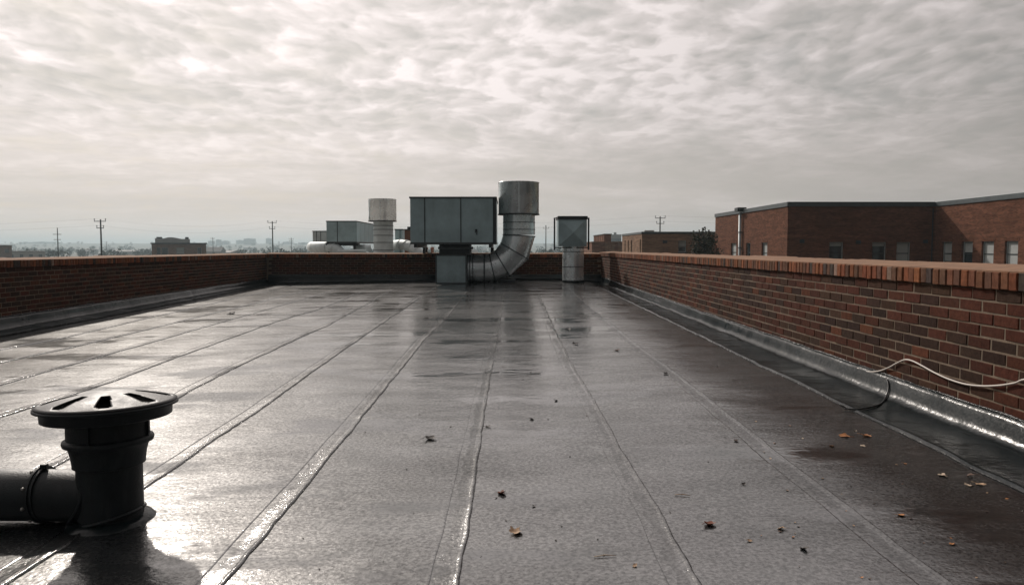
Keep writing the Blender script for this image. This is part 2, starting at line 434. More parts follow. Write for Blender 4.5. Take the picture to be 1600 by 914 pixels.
XW_R, XW_L, Y_B = 2.75, -7.2, 22.0      # inner faces of the parapet walls
def rows_Y(y0, y1, near=.035, k=.012):
    out = [y0]; y = y0
    while y < y1:
        y += near + k * max(0, y); out.append(min(y, y1))
    return out
deck = MB().box((XW_L - .02, Y_NEAR, -.62), (XW_R + .02, Y_B + .02, -.16)).build('roof', M_MEM)
tag(deck, 'flat roof of dark wet bitumen sheets with parallel lapped seams', kind='structure')
YS = rows_Y(Y_NEAR, Y_BACK, .045, .006)
LAP = .092
for i in range(-1, len(SEAMS)):
    # sheet between seam i (right edge, lapped over the next sheet) and seam i+1 (left edge, under the next lap)
    rows = []; bead = []; brad = []
    for Y in YS:
        xr = 2.42 if i < 0 else seam_x(i, Y)
        xl = (seam_x(i + 1, Y) - LAP - .01) if i + 1 < len(SEAMS) else -6.95
        if xl > xr - .15: xl = xr - .15
        row = []
        gx = xr - LAP
        for k in range(9): row.append((xl + (gx - .02 - xl) * k / 8.0, 0 if k else -.003))
        row += [(gx - .010, 0), (gx - .004, .0003), (gx - .0025, -.0005), (gx, -.0045), (gx + .003, -.0050), (gx + .010, -.0048), (gx + .03, -.0040), (gx + LAP * .6, -.0025), (xr - .016, .0015), (xr - .005, .0015), (xr - .001, .0008), (xr, -.004)]
        lift = .0 if i < 0 else .0022
        rr = []
        for x, dz in row:
            jig = .0012 * noise.noise((x * 9, Y * 9, 2.0))
            rr.append((x, Y, roof_z(x, Y) + dz + jig + (lift if x > gx + .07 else 0)))
        rows.append(rr)
        if i >= 0:
            bead.append((xr + .008 + .010 * noise.noise((Y * 2.3, i * 5.1, 3.0)) + .006 * noise.noise((Y * 9.0, i * 5.1, 7.0)), Y, roof_z(xr, Y) + .002))
            brad.append(.7 * max(.0018, .0042 + .0058 * noise.noise((Y * 2.1, i * 2.7, 8.0)) + .0055 * noise.noise((Y * 17, i * 2.7, 2.0))))
    sh = MB().grid(rows).build('membrane_sheet', M_MEM, deck)
    if i >= 0:
        lr = []
        for Y in YS:
            xr = seam_x(i, Y); gx = xr - LAP
            e = .010 * noise.noise((Y * 2.3, i * 5.1, 3.0)) + .006 * noise.noise((Y * 9.0, i * 5.1, 7.0)) + .004 * noise.noise((Y * 23.0, i, 1.0))
            g = .004 * noise.noise((Y * 3.1, i * 2.2, 13.0)) + .002 * noise.noise((Y * 17.0, i, 11.0))
            cs = [(gx + g + .006, -.0062), (gx + g + .011, -.0052), (gx + .03, -.0040), (gx + .06, -.0016), (xr - .014 + e, .0010), (xr - .008 + e, .0026), (xr - .001 + e, .0058), (xr + .004 + e, .0062), (xr + .008 + e, .0040), (xr + .010 + e, -.003)]
            lr.append([(x, Y, roof_z(x, Y) + dz + .0022 + .0016 * noise.noise((x * 21, Y * 15, 2.0))) for x, dz in cs])
        MB().grid(lr).build('lap_strip', M_LAP, sh)
    if i >= 0:
        MB().tube(bead, brad, 7, flat=.62).build('seam_bead', M_BEAD, sh)


# base flashings, run up the foot of each wall in lapped lengths
def flashing(prof_fn, s_breaks, mat, step=.07, flip=False):
    """prof_fn(s) -> list of points across the strip at distance s along the wall"""
    for a, b in zip(s_breaks, s_breaks[1:]):
        n = max(3, int((b + .04 - a) / step)); rows = []
        for k in range(n + 1):
            s = a + (b + .04 - a) * k / n
            rows.append(prof_fn(s, 0.004 * (1 if k > n - 2 else 0)))
        m = MB().grid(rows, flip=flip)
        o = m.build('base_flashing', mat, deck)
        # shiny bleed-out along the toe and mastic along the head
        toe = [Vector(r[0]) + Vector((0, 0, .002)) for r in rows]; head = [r[-2] for r in rows]
        tr = [.6 * max(.002, .0055 + .006 * noise.noise((p[0] * 2 + p[1] * 3.0, 1.1, 6))) for p in toe]
        hr = [max(.003, .008 + .008 * noise.noise((p[0] * 2.3 + p[1] * 2.3, 4.4, 2))) for p in head]
        MB().tube(toe, tr, 6, flat=.6).build('toe_bead', M_BEAD, o)
        MB().tube(head, hr, 6, flat=.7).build('head_mastic', M_BEAD, o)

def lump(a, b, c=0): return noise.noise((a, b, c))
def prof_right(Y, lift):
    zt = .262 + .0042 * (Y - 4) + .012 * lump(Y * .9, 1.0) + .006 * lump(Y * 3.1, 2.0)
    toe = 2.30 + .022 * lump(Y * .8, 3.0) + .012 * lump(Y * 2.6, 4.0)
    out = []
    for f, dz in ((0, -.004), (.03, .006), (.05, .009), (.085, .0075), (.3, .006), (.55, .004), (.72, .006), (.79, .013), (.84, .025), (.88, .043), (.91, .066), (.935, .095), (.97, .8)):
        x = toe + (2.742 - toe) * f
        zr = roof_z(min(x, 2.6), Y) + .006
        z = zr + dz if dz < .5 else zr + (zt - zr) * .8
        w = .011 * lump(Y * 1.3, f * 2.2, 1.0) * (1 - abs(f - .6)) + .005 * lump(Y * 4.3, f * 4, 7.0)
        out.append((x - abs(w) * .5 * (f > .5), Y, z + w * (0 < f < .97) + lift))
    out.append((2.744, Y, zt + lift)); out.append((2.765, Y, zt - .004))
    return out
def prof_left(s, lift):
    Y = s
    zt = .205 + .006 * (Y - 10) + .012 * lump(Y * .9, 11.0)
    toe = -6.80 + .03 * lump(Y * .6, 13.0)
    out = []
    for f, dz in ((0, .006), (.3, .008), (.6, .009), (.76, .018), (.84, .036), (.90, .07), (.935, .11), (.965, .8)):
        x = toe + (XW_L + .008 - toe) * f
        zr = roof_z(x, Y) + .006
        z = zr + dz if dz < .5 else zr + (zt - zr) * .8
        w = .009 * lump(Y * 1.1, f * 2.2, 21.0)
        out.append((x, Y, z + w * (0 < f < .97) + lift))
    out.append((XW_L + .006, Y, zt + lift)); out.append((XW_L - .012, Y, zt - .004))
    return out[::1]
def prof_back(s, lift):
    X = s
    zt = .40 + .01 * lump(X * .9, 31.0)
    out = []
    toe = Y_B - .34
    for f, dz in ((0, .006), (.35, .008), (.65, .010), (.80, .03), (.88, .065), (.96, .8)):
        y = toe + (Y_B - .008 - toe) * f
        zr = roof_z(X, min(y, 21.8)) + .006
        z = zr + dz if dz < .5 else zr + (zt - zr) * .8
        out.append((X, y, z + .01 * lump(X * 1.2, f * 2, 41.0) * (0 < f < .97) + lift))
    out.append((X, Y_B - .006, zt + lift)); out.append((X, Y_B + .012, zt - .004))
    return out
flashing(prof_right, [-1.6, 1.2, 3.05, 5.02, 6.9, 8.9, 10.8, 12.6, 14.3, 15.9, 17.2, 18.4, 19.4, 20.4, 21.2, 21.94], M_FLASH)
flashing(prof_left, [-1.6, 3, 6, 9, 11.2, 13.5, 16, 19, 21.94], M_FLASH, .1, True)
flashing(prof_back, [-7.15, -4.6, -2.4, .2, 2.70], M_FLASH, .1, True)

# ------------------------------------------------------------------ parapet walls
PAL_R = [((.195, .078, .054), 5), ((.165, .072, .052), 5), ((.145, .086, .062), 3), ((.115, .072, .058), 3), ((.095, .064, .054), 1.2), ((.105, .068, .056), 2.5), ((.25, .105, .065), 1.2)]
PAL_C = [((.24, .10, .058), 4), ((.20, .10, .065), 4), ((.15, .09, .066), 3), ((.085, .075, .070), 1.6), ((.30, .13, .07), 1.5), ((.30, .24, .20), .45)]
def pick(pal, rnd):
    c = rnd.choices([p[0] for p in pal], [p[1] for p in pal])[0]
    k = rnd.uniform(.84, 1.16) * (.78 if pal is PAL_C else .37); return (c[0] * k, c[1] * k * .88 * rnd.uniform(.95, 1.05), c[2] * k * .80)
def brick_geom(l, d, h, rnd, ch=.004):
    """front (y=d) chamfered and slightly uneven; origin at the back centre bottom"""
    j = lambda a: rnd.uniform(-a, a)
    x0, x1 = -l / 2, l / 2
    v = [(x0, 0, 0), (x1, 0, 0), (x1, 0, h), (x0, 0, h)]
    v += [(x0, d - ch, 0), (x1, d - ch, 0), (x1, d - ch, h), (x0, d - ch, h)]
    v += [(x0 + ch + j(.0015), d + j(.0012), ch + j(.001)), (0 + j(.02), d + j(.002), ch * .8 + j(.002)), (x1 - ch + j(.0015), d + j(.0012), ch + j(.001)),
          (x1 - ch + j(.0015), d + j(.0012), h - ch + j(.001)), (0 + j(.02), d + j(.002), h - ch * .8 + j(.002)), (x0 + ch + j(.0015), d + j(.0012), h - ch + j(.001))]
    f = [(0, 1, 2, 3), (0, 4, 5, 1), (1, 5, 6, 2), (2, 6, 7, 3), (3, 7, 4, 0),
         (4, 8, 9, 10, 5), (5, 10, 11, 6), (6, 11, 12, 13, 7), (7, 13, 8, 4), (8, 13, 12, 9), (9, 12, 11, 10)]
    return v, f
_rg = random.Random(3)
BV = [brick_geom(.203, .09, .0612, _rg) for _ in range(6)]          # stretchers
CV = [brick_geom(.0635, .20, .098, _rg, .005) for _ in range(6)]    # coping bricks set on edge
def mk(vf, nm):
    m = MB(); m.add(*vf); return m.mesh(nm)
BM = [mk(v, 'brick') for v in BV]; CM = [mk(v, 'coping_brick') for v in CV]
for me in BM + CM: me.materials.append(M_BRICK)

def parapet(name, label, O, A, N, L, top, zlow, n_ind, n_cop, seed, span, specials=()):
    """O start of the inner face at z=0, A along, N towards the roof, A x N = up"""
    rnd = random.Random(seed); O = Vector(O); A = Vector(A); N = Vector(N); U = Vector((0, 0, 1))
    root = empty(name, O, label, 'wall')
    M3 = Matrix((A, N, U)).transposed()
    def put(s, z, dep): return O + A * s + U * z + N * dep
    # mortar core, recessed behind the brick faces
    m = MB()
    def wbox(s0, s1, n0, n1, z0, z1):
        pts = [O + A * s + N * n + U * z for z in (z0, z1) for (s, n) in ((s0, n0), (s1, n0), (s1, n1), (s0, n1))]
        m.add(pts, [(0, 3, 2, 1), (4, 5, 6, 7), (0, 1, 5, 4), (1, 2, 6, 5), (2, 3, 7, 6), (3, 0, 4, 7)])
    wbox(0, L, -.30, -.0035, zlow - .3, top - .1055)
    m.build('mortar_core', M_MORTAR, root)
    c = .071; cand = []
    k = 0; z = top - .1 - c + .003
    while z > zlow:
        s = -(k % 2) * .1065 + rnd.uniform(-.02, .02)
        while s < L:
            if s > -.09: cand.append((s + .1065, z + rnd.uniform(-.0012, .0012)))
            s += .213 + rnd.uniform(-.003, .003)
        z -= c; k += 1
    def vis(s, z):
        q = put(s, z, 0)
        if q.y < .3: return None
        r = proj(q)
        if r is None or not (-15 < r[0] < 1615 and -10 < r[1] < 930): return None
        return q.y
    sc = []
    for s, z in cand:
        if s > L - .1: continue
        y = vis(s, z + .03); sc.append((y if y else 1e9, s, z))
    sc.sort()
    tone_far = []; mf = MB()
    for idx, (y, s, z) in enumerate(sc):
        col = pick(PAL_R, rnd); pr = -.09 + rnd.uniform(-.0015, .003)
        pos = put(s, z, pr); rot = Matrix.Rotation(rnd.uniform(-.006, .006), 3, 'Y')
        for (px, py, cc) in specials:
            q = proj(put(s, z + .03, 0))
            if q and abs(q[0] - px) < 4.5 and abs(q[1] - py) < 4.5: col = cc
        if idx < n_ind and y < 1e8:
            o = link('brick', BM[rnd.randrange(6)], None, root)
            o.matrix_parent_inverse = Matrix.Identity(4)
            o.matrix_local = Matrix.Translation(pos - O) @ (M3 @ rot).to_4x4(); o.color = c4(col)
        else:
            v, f = BV[rnd.randrange(6)]
            mf.add([M3 @ (rot @ Vector(q)) + pos for q in v], f); tone_far += [col] * len(f)
    def finish(mb, tones, nm):
        me = mb.mesh(nm); at = me.color_attributes.new('tone', 'FLOAT_COLOR', 'CORNER')
        data = []
        for p in me.polygons: data += list(c4(tones[p.index])) * p.loop_total
        at.data.foreach_set('color', data)
        o = link(nm, me, M_BRICKA, root); o['kind'] = 'stuff'; return o
    if mf.v: finish(mf, tone_far, 'brick_courses')
    # coping of bricks on edge, set proud of the wall
    s = .035; cs = []
    while s < L - .03:
        y = vis(s, top - .05); cs.append((y if y else 1e9, s)); s += .0725 + rnd.uniform(-.0025, .0035)
    cs.sort(); mf = MB(); tone_far = []
    for idx, (y, s) in enumerate(cs):
        col = pick(PAL_C, rnd); pos = put(s, top - .1 + rnd.uniform(-.003, .002), -.20 + .026 + rnd.uniform(-.004, .005))
        rot = Matrix.Rotation(rnd.uniform(-.03, .03), 3, 'Y')
        if idx < n_cop and y < 1e8:
            o = link('coping_brick', CM[rnd.randrange(6)], None, root)
            o.matrix_parent_inverse = Matrix.Identity(4)
            o.matrix_local = Matrix.Translation(pos - O) @ (M3 @ rot).to_4x4(); o.color = c4(col)
        else:
            v, f = CV[rnd.randrange(6)]
            mf.add([M3 @ (rot @ Vector(q)) + pos for q in v], f); tone_far += [col] * len(f)
    if mf.v: finish(mf, tone_far, 'coping_courses')
    # sloping mortar wash that tops the coping
    rows = []; n = int(L / .06)
    for i in range(n + 1):
        s = L * i / n; w = .006 * lump(s * 2.1, seed) + .004 * lump(s * 9, seed + 1)
        step = .007 * (1 if lump(s * .55, seed + 5) > .12 else 0)
        e = .016 + w
        prof = [(e, -.006), (e + .001, .004 + w * .3), (e - .012, .009 + step * .3 + w * .3), (-.12, .018 + step + w), (-.30, .033 + step + w * .8), (-.31, .0), (-.31, -.11)]
        rows.append([O + A * s + N * a + U * (top + b) for a, b in prof])
    MB().grid(rows, smooth=False, flip=False).build('coping_wash', M_WASH, root)
    return root

parapet('parapet_wall', 'red brick parapet wall on the right, sunlit, with white cable hanging on it', (XW_R, -1.6, 0), (0, 1, 0), (-1, 0, 0), 23.9,
        ZC - .129, .05, 300, 300, 11, None, [(1239, 456, (.36, .30, .24))])
parapet('parapet_wall', 'shaded dark brick parapet wall along the left edge of the roof', (XW_L, 22.3, 0), (0, -1, 0), (1, 0, 0), 23.9,
        ZC - .176, -.05, 300, 300, 12, None)
parapet('parapet_wall', 'low dark brick parapet wall crossing the far end of the roof behind the duct', (XW_R - .002, Y_B, 0), (-1, 0, 0), (0, -1, 0), XW_R - XW_L - .004,
        ZC - .172, .2, 300, 0, 13, None)

# ------------------------------------------------------------------ own building below and the roof beyond the far wall
own = MB(); own.box((XW_L - .30, -1.9, -6.5), (XW_R + .29, 22.28, -.64))
b0 = own.build('brick_building', M_BR_OWN); tag(b0, 'brick building carrying the wet roof, below the parapet walls', 'building')
rr = MB().box((-16, 22.42, -6.5), (2.9, 47, -.05)).build('rear_roof', M_ROOFG); tag(rr, 'neighbouring flat roof beyond the far wall', kind='structure')


# ------------------------------------------------------------------ sheet metal
def rect_unit(root, x0, x1, y0, y1, z0, z1, mat, splits, name='casing', lip=.03, seam=M_SEAM):
    """a sheet metal box built of separate front panels, corner posts and a lipped lid"""
    MB().box((x0 + .01, y0 + .012, z0), (x1 - .01, y1, z1 - .005)).build(name, M_SEAM, root)
    xs = [x0] + splits + [x1]
    for a, b in zip(xs, xs[1:]):
        MB().box((a + .012, y0 - .006, z0 + .02), (b - .012, y0 + .014, z1 - .02), .006).build('panel', mat, root)
        for sx in (a + .03, b - .03):
            pass
    for a in splits:
        MB().box((a - .016, y0 - .016, z0 + .005), (a + .016, y0 + .012, z1 - .02), .004).build('joint_strip', seam, root)
    n = max(1, int((y1 - y0) / .9))
    for k in range(n):
        a = y0 + (y1 - y0) * k / n; b = y0 + (y1 - y0) * (k + 1) / n
        for xs_, sg in ((x0, -1), (x1, 1)):
            MB().box((xs_ - .008, a + .02, z0 + .02), (xs_ + .008, b - .02, z1 - .02), .004).build('panel', mat, root)
    MB().box((x0 - lip, y0 - lip, z1 - .02), (x1 + lip, y1 + lip, z1 + .025), .006).build('lid', seam, root)
    MB().box((x0 - .012, y0 - .014, z0 - .03), (x1 + .012, y1, z0 + .018), .005).build('base_rail', seam, root)

def ring(mb, c, ax, r, w, h, n=36):
    """a raised band: centre c, axis ax"""
    q = Vector((0, 0, 1)).rotation_difference(Vector(ax).normalized()).to_matrix()
    mb.rev([(r, -w / 2), (r + h, -w / 2), (r + h, w / 2), (r, w / 2)], c, n, q, smooth=False)
def cyl(mb, c, ax, r0, r1, l, n=40, cap0=False, cap1=False):
    q = Vector((0, 0, 1)).rotation_difference(Vector(ax).normalized()).to_matrix()
    mb.rev([(r0, 0), (r1, l)], c, n, q, cap0, cap1)
def gored_elbow(root, C, e1, e2, Rb, joints, rads, mat, n=40, joint_h=.012):
    """elbow in the plane of unit vectors e1,e2 about C: point at angle a is C + Rb*(e1*cos a + e2*sin a). straight gores between joints"""
    e1 = Vector(e1); e2 = Vector(e2); nrm = e1.cross(e2)
    def sect(a, r):
        rad = e1 * math.cos(a) + e2 * math.sin(a); ctr = Vector(C) + rad * Rb
        return ctr, rad, [ctr + rad * (r * math.cos(2 * math.pi * i / n)) + nrm * (r * math.sin(2 * math.pi * i / n)) for i in range(n)]
    for k in range(len(joints) - 1):
        a, b = R(joints[k]), R(joints[k + 1])
        s0 = sect(a, rads[k])[2]; s1 = sect(b, rads[k + 1])[2]
        fs = [(i, (i + 1) % n, n + (i + 1) % n, n + i) for i in range(n)]
        MB().add(s0 + s1, fs, True).build('duct_gore', mat, root)
    for k in range(len(joints)):
        a = R(joints[k]); ctr, rad, _ = sect(a, rads[k]); tang = (-e1 * math.sin(a) + e2 * math.cos(a))
        m = MB(); ring(m, ctr, tang, rads[k] - .004, .03, joint_h + .006, n); m.build('standing_seam', M_SEAM, root)

# --- the big air handler with its duct and stack ---------------------------------
YF = 20.3
def XZ(x, y, Y):
    p = P(x, y, Y); return p.x, p.z
x0, zt = XZ(641, 309, 20.0); x1, zb = XZ(774.5, 380, 20.0)
zt_unit, zb_unit = zt, zb
hv = empty('air_handler', ((x0 + x1) / 2, 20.9, 0), 'large grey sheet metal air handler box raised above the far wall', 'air handler')
s1 = P(663.6, 340, 20.0).x; s2 = P(720, 340, 20.0).x
rect_unit(hv, x0, x1, 20.0, 22.5, zb, zt, M_GALVD, [s1, s2])
MB().box((x1 - .075, 19.98, zb), (x1 + .012, 20.03, zt - .02), .006).build('corner_post', M_STEEL, hv)
hx, hz = XZ(744, 361, 19.98)
MB().box((hx - .03, 19.94, hz - .05), (hx + .03, 19.995, hz + .05), .01).tube([(hx, 19.95, hz), (hx + .02, 19.93, hz - .1)], .012, 6).build('latch', M_STEEL, hv)
# support: rails, short posts that stand on the wall head and behind it
for xx in (x0 + .12, x0 + .82, x1 - .15):
    MB().box((xx - .04, 20.05, zb - .12), (xx + .04, 22.6, zb - .03), .004).build('support_rail', M_STEEL, hv)
    MB().box((xx - .035, 22.08, ZC - .16), (xx + .035, 22.2, zb - .12)).build('support_post', M_STEEL, hv)
    MB().box((xx - .05, 22.5, -.05), (xx + .05, 22.6, zb - .12)).build('support_post', M_STEEL, hv)
ax, az = XZ(686, 384, 20.25); bx, bz = XZ(734, 398, 20.25)
MB().box((ax, 20.3, ZC - .17), (bx, 21.3, zb - .02)).build('neck', M_STEEL, hv)
MB().box((ax - .03, 20.24, az - .10), (bx + .05, 21.33, az - .03), .006).build('neck_flange', M_SEAM, hv)

px0, pz1 = XZ(681, 398.5, YF); px1, pz0 = XZ(729, 443, YF)
pr0 = roof_z((px0 + px1) / 2, YF) + .005
dz_ = pz1 - pr0
duct = empty('exhaust_duct', (px1 + .5, 20.8, pr0), 'shiny galvanised exhaust duct with gored elbow rising to a wide round stack', 'duct')
pl = MB().box((px0, YF, pr0 - .02), (px1, 21.5, pz1), .004).build('plenum_box', M_GALVD, duct)
# cross-broken face: four shallow facets meeting in the middle
m = MB(); cx, cz = (px0 + px1) / 2, (pr0 + pz1) / 2
a_ = .03
m.add([(px0 + a_, YF - .004, pr0 + a_), (px1 - a_, YF - .004, pr0 + a_), (px1 - a_, YF - .004, pz1 - a_), (px0 + a_, YF - .004, pz1 - a_), (cx, YF - .03, cz)],
      [(0, 1, 4), (1, 2, 4), (2, 3, 4), (3, 0, 4)])
m.build('cross_broken_panel', M_GALVD, pl)
m = MB()
for (u0, v0, u1, v1) in ((px0 - .012, pr0, px0 + .028, pz1), (px1 - .028, pr0, px1 + .012, pz1), (px0, pz1 - .028, px1, pz1 + .012), (px0, pr0, px1, pr0 + .03)):
    m.box((u0, YF - .012, v0), (u1, YF + .02, v1), .004)
m.build('edge_frame', M_SEAM, pl)
DY = 20.85
ra = .5 * (P(745, 398.5, DY).z - P(745, 440, DY).z)
ca = P(745, 419.3, DY)
xs_, xe_ = P(729, 419, DY).x, P(757.5, 419, DY).x
m = MB(); cyl(m, (xs_ - .05, DY, ca.z), (1, 0, 0), ra, ra, xe_ - xs_ + .05); m.build('duct_run', M_GALV, duct)
for px in (731, 735, 739.5, 757):
    m = MB(); ring(m, (P(px, 419, DY).x, DY, ca.z), (1, 0, 0), ra - .004, .03, .014); m.build('standing_seam', M_SEAM, duct)
vx = P(811, 340, DY).x
Rb = vx - xe_
C = (xe_, DY, ca.z + Rb)
rb_ = .5 * (P(836, 350, DY).x - P(786, 350, DY).x)
gored_elbow(duct, C, (0, 0, -1), (1, 0, 0), Rb, [0, 13, 31, 60, 87], [ra, ra + .015, ra + .035, rb_, rb_], M_GALV)
zv0 = ca.z + Rb - .02; zv1 = P(811, 336, DY).z
m = MB(); cyl(m, (vx, DY, zv0), (0, 0, 1), rb_, rb_, zv1 - zv0); m.build('stack_pipe', M_GALV, duct)
for py in (348, 359):
    m = MB(); ring(m, (vx, DY, P(811, py, DY).z), (0, 0, 1), rb_ - .004, .02, .010); m.build('standing_seam', M_SEAM, duct)
def stack_drum(root, cx, cy, z0, z1, r, rp, mat):
    m = MB(); m.rev([(rp - .02, z0 + .02), (r - .01, z0), (r, z0 + .015), (r, z1 - .02), (r + .014, z1 - .015), (r + .014, z1), (r - .02, z1), (r - .02, z0 + .12), (.02, z0 + .12)], (cx, cy, 0), 56)
    d = m.build('stack_drum', mat, root)
    m = MB(); ring(m, (cx, cy, z0 + .0), (0, 0, 1), r - .03, .03, .05, 56); m.build('drum_flange', M_STEEL, d)
    m = MB(); m.box((cx - .012, cy - r - .004, z0 + .03), (cx + .012, cy - r + .01, z1 - .03)); m.build('drum_seam', mat, d)
rd = .5 * (P(841.5, 310, DY).x - P(778.5, 310, DY).x)
stack_drum(duct, vx - .01, DY, P(811, 335.5, DY).z, P(811, 285.5, DY).z, rd, rb_, M_GALV)
# cradle under the elbow
cxx = vx - .35; rz = roof_z(cxx, DY)
MB().box((cxx - .25, DY - .2, rz - .01), (cxx + .25, DY + .2, rz + .06), .01).build('support_block', M_STEEL, duct)

# --- square hooded vent on a round pipe -----------------------------------------
VY = 20.5
vxc = P(897, 400, VY).x
vr = .5 * (P(914, 410, VY).x - P(880, 410, VY).x)
rv = roof_z(vxc, VY)
hood = empty('hooded_vent', (vxc, VY + vr, rv), 'square cross-broken metal hood on a round galvanised pipe near the right corner', 'vent')
zb_ = P(897, 385, VY).z; zt_ = P(897, 342, VY).z
m = MB(); cyl(m, (vxc, VY + vr, rv - .02), (0, 0, 1), vr, vr, zb_ - rv + .06); m.build('pipe', M_GALV, hood)
for py in (393.5, 417):
    m = MB(); ring(m, (vxc, VY + vr, P(897, py, VY).z), (0, 0, 1), vr - .004, .02, .012); m.build('standing_seam', M_SEAM, hood)
m = MB(); ring(m, (vxc, VY + vr, rv + .03), (0, 0, 1), vr - .004, .07, .03); m.build('pipe_collar', M_FLASH, hood)
hx0, hx1 = P(872.5, 360, VY - .1).x, P(917, 360, VY - .1).x
yb0 = VY - .1; yb1 = yb0 + (hx1 - hx0)
bxo = MB().box((hx0, yb0 + .012, zb_), (hx1, yb1, zt_), .004).build('hood_box', M_GALVD, hood)
cx, cz = (hx0 + hx1) / 2 + .02, (zb_ + zt_) / 2
q = [(hx0, yb0, zb_), (hx1, yb0, zb_), (hx1, yb0, zt_), (hx0, yb0, zt_), (cx, yb0 - .11, cz)]
for tri in ((0, 1, 4), (1, 2, 4), (2, 3, 4), (3, 0, 4)):
    MB().add([q[i] for i in tri] + [(x, yb0 + .02, z) for x, y, z in [q[tri[0]], q[tri[1]]]], [(0, 1, 2), (1, 0, 3, 4)]).build('facet', M_GALVD, bxo)
MB().box((hx0 - .02, yb0 - .04, zt_ - .02), (hx1 + .02, yb1 + .02, zt_ + .07), .01).build('lid', M_STEEL, hood)
for xx in (P(866.5, 360, VY).x, P(919.8, 360, VY).x):
    MB().box((xx - .022, yb0 + .1, zb_ - .10), (xx + .022, yb0 + .15, zt_ + .03), .004).build('bracket', M_STEEL, hood)
    MB().box((min(xx, vxc), yb0 + .105, zt_ + .005), (max(xx, vxc), yb0 + .145, zt_ + .03)).build('bracket_arm', M_STEEL, hood)
    MB().box((min(xx, vxc), yb0 + .105, zb_ - .05), (max(xx, vxc), yb0 + .145, zb_ - .02)).build('bracket_arm', M_STEEL, hood)

# --- equipment on the roof beyond the far wall -----------------------------------
YR = 33.0; ZR = -.05
def unit_r(name, label, px0, px1, py0, py1, Y, dep, splits, legs=True, mat=M_GALVD):
    a = P(px0, py0, Y); b = P(px1, py1, Y)
    r = empty(name, ((a.x + b.x) / 2, Y + dep / 2, ZR), label, 'air handler', 'air handlers on the roof beyond the far wall')
    rect_unit(r, a.x, b.x, Y, Y + dep, b.z, a.z, mat, [P(s, py0, Y).x for s in splits], lip=.02)
    if legs:
        for xx in (a.x + .1, b.x - .1):
            for yy in (Y + .1, Y + dep - .1):
                MB().box((xx - .05, yy - .05, ZR), (xx + .05, yy + .05, b.z - .02)).build('leg', M_STEEL, r)
        MB().box((a.x - .05, Y + .05, b.z - .16), (b.x + .05, Y + .13, b.z - .03)).build('support_rail', M_STEEL, r)
    return r
unit_r('air_handler', 'long grey sheet metal air handler behind the smaller round stack', 510, 557, 346, 378.5, YR, 6.6, [527])
unit_r('air_handler', 'small pale box unit at the far left of the roof equipment', 488.5, 511, 361.5, 378, YR + 5.5, 1.6, [494.5, 501], mat=M_GALVL)
Y2 = 32.0
st = empty('exhaust_stack', (P(598, 380, Y2).x, Y2, ZR), 'smaller round exhaust stack standing beyond the far wall', 'duct')
sx = P(599, 360, Y2).x; rp = .5 * (P(614.5, 360, Y2).x - P(584, 360, Y2).x); rdr = .5 * (P(618, 330, Y2).x - P(575, 330, Y2).x)
zs0 = P(599, 391, Y2).z
m = MB(); cyl(m, (sx, Y2, zs0), (0, 0, 1), rp, rp, P(599, 346, Y2).z - zs0); m.build('stack_pipe', M_GALVL, st)
for py in (353, 359, 368, 379):
    m = MB(); ring(m, (sx, Y2, P(599, py, Y2).z), (0, 0, 1), rp - .004, .025, .018); m.build('standing_seam', M_SEAM, st)
gored_elbow(st, (sx - .9, Y2, zs0), (1, 0, 0), (0, 0, -1), .9, [0, 22, 45, 68, 90], [rp, rp, rp, rp, rp], M_GALVL)
stack_drum(st, sx - .03, Y2, P(599, 346, Y2).z, P(599, 311.5, Y2).z, rdr, rp, M_GALV)
# fat pale pipes
fp = empty('insulated_pipe', (P(520, 388, 33.5).x, 33.5, ZR), 'fat pale insulated pipe bending down behind the far wall on the left', 'pipe')
pts = [P(487, 386, 35.5), P(492, 386.5, 34.2), P(507, 386.5, 33.4), P(518, 387, 33.2), P(526, 390, 33.1), P(534, 397, 33.0), P(545, 400, 33), P(575, 400, 33)]
MB().tube(pts, [.24, .25, .25, .25, .25, .24, .2, .2], 20).build('pipe_run', M_GALVL, fp)
for a, b in ((2, 3), (3, 4)):
    m = MB(); ring(m, (pts[a] + pts[b]) / 2, pts[b] - pts[a], .245, .04, .02); m.build('pipe_band', M_GALVL, fp)
MB().tube([P(528, 393.2, 32.6), P(572, 392.6, 32.6)], .085, 14).build('pipe_branch', M_GALVL, fp)
MB().box((pts[3].x - .1, 33.1, ZR), (pts[3].x + .1, 33.3, pts[3].z - .2)).build('pipe_stand', M_STEEL, fp)
MB().box((P(550, 390, 32.6).x, 32.55, ZR), (P(553, 390, 32.6).x, 32.65, P(550, 393.5, 32.6).z)).build('pipe_stand', M_STEEL, fp)
fd = empty('insulated_pipe', (P(560, 390, 34.5).x, 34.5, ZR), 'short round pale duct end showing under the long air handler', 'pipe')
m = MB(); cyl(m, P(552, 391, 34.5), (1, .25, 0), .26, .26, .8, 28, True, True); m.build('pipe_run', M_GALVL, fd)
m = MB(); ring(m, P(569, 391, 34.6), (1, .25, 0), .255, .05, .025); m.build('pipe_band', M_GALVL, fd)
MB().box((P(560, 391, 34.5).x - .1, 34.5, ZR), (P(560, 391, 34.5).x + .1, 34.7, P(560, 391, 34.5).z - .2)).build('pipe_stand', M_STEEL, fd)
rdv = empty('curved_duct', (P(640, 390, 31.5).x, 31.5, ZR), 'pale ribbed duct curving down between the stack and the big air handler', 'duct')
pts = [P(618, 383, 33), P(628, 382, 32.2), P(636, 383.5, 31.8), P(644, 387, 31.5), P(651, 392, 31.4), P(657, 399, 31.3), P(660, 408, 31.3)]
MB().tube(pts, .22, 20).build('pipe_run', M_GALVL, rdv)
for k in range(1, 6):
    m = MB(); ring(m, pts[k], pts[k + 1] - pts[k - 1], .215, .035, .02); m.build('rib', M_GALVL, rdv)
a = P(617, 359, 33.2); b = P(629, 400, 33.2)
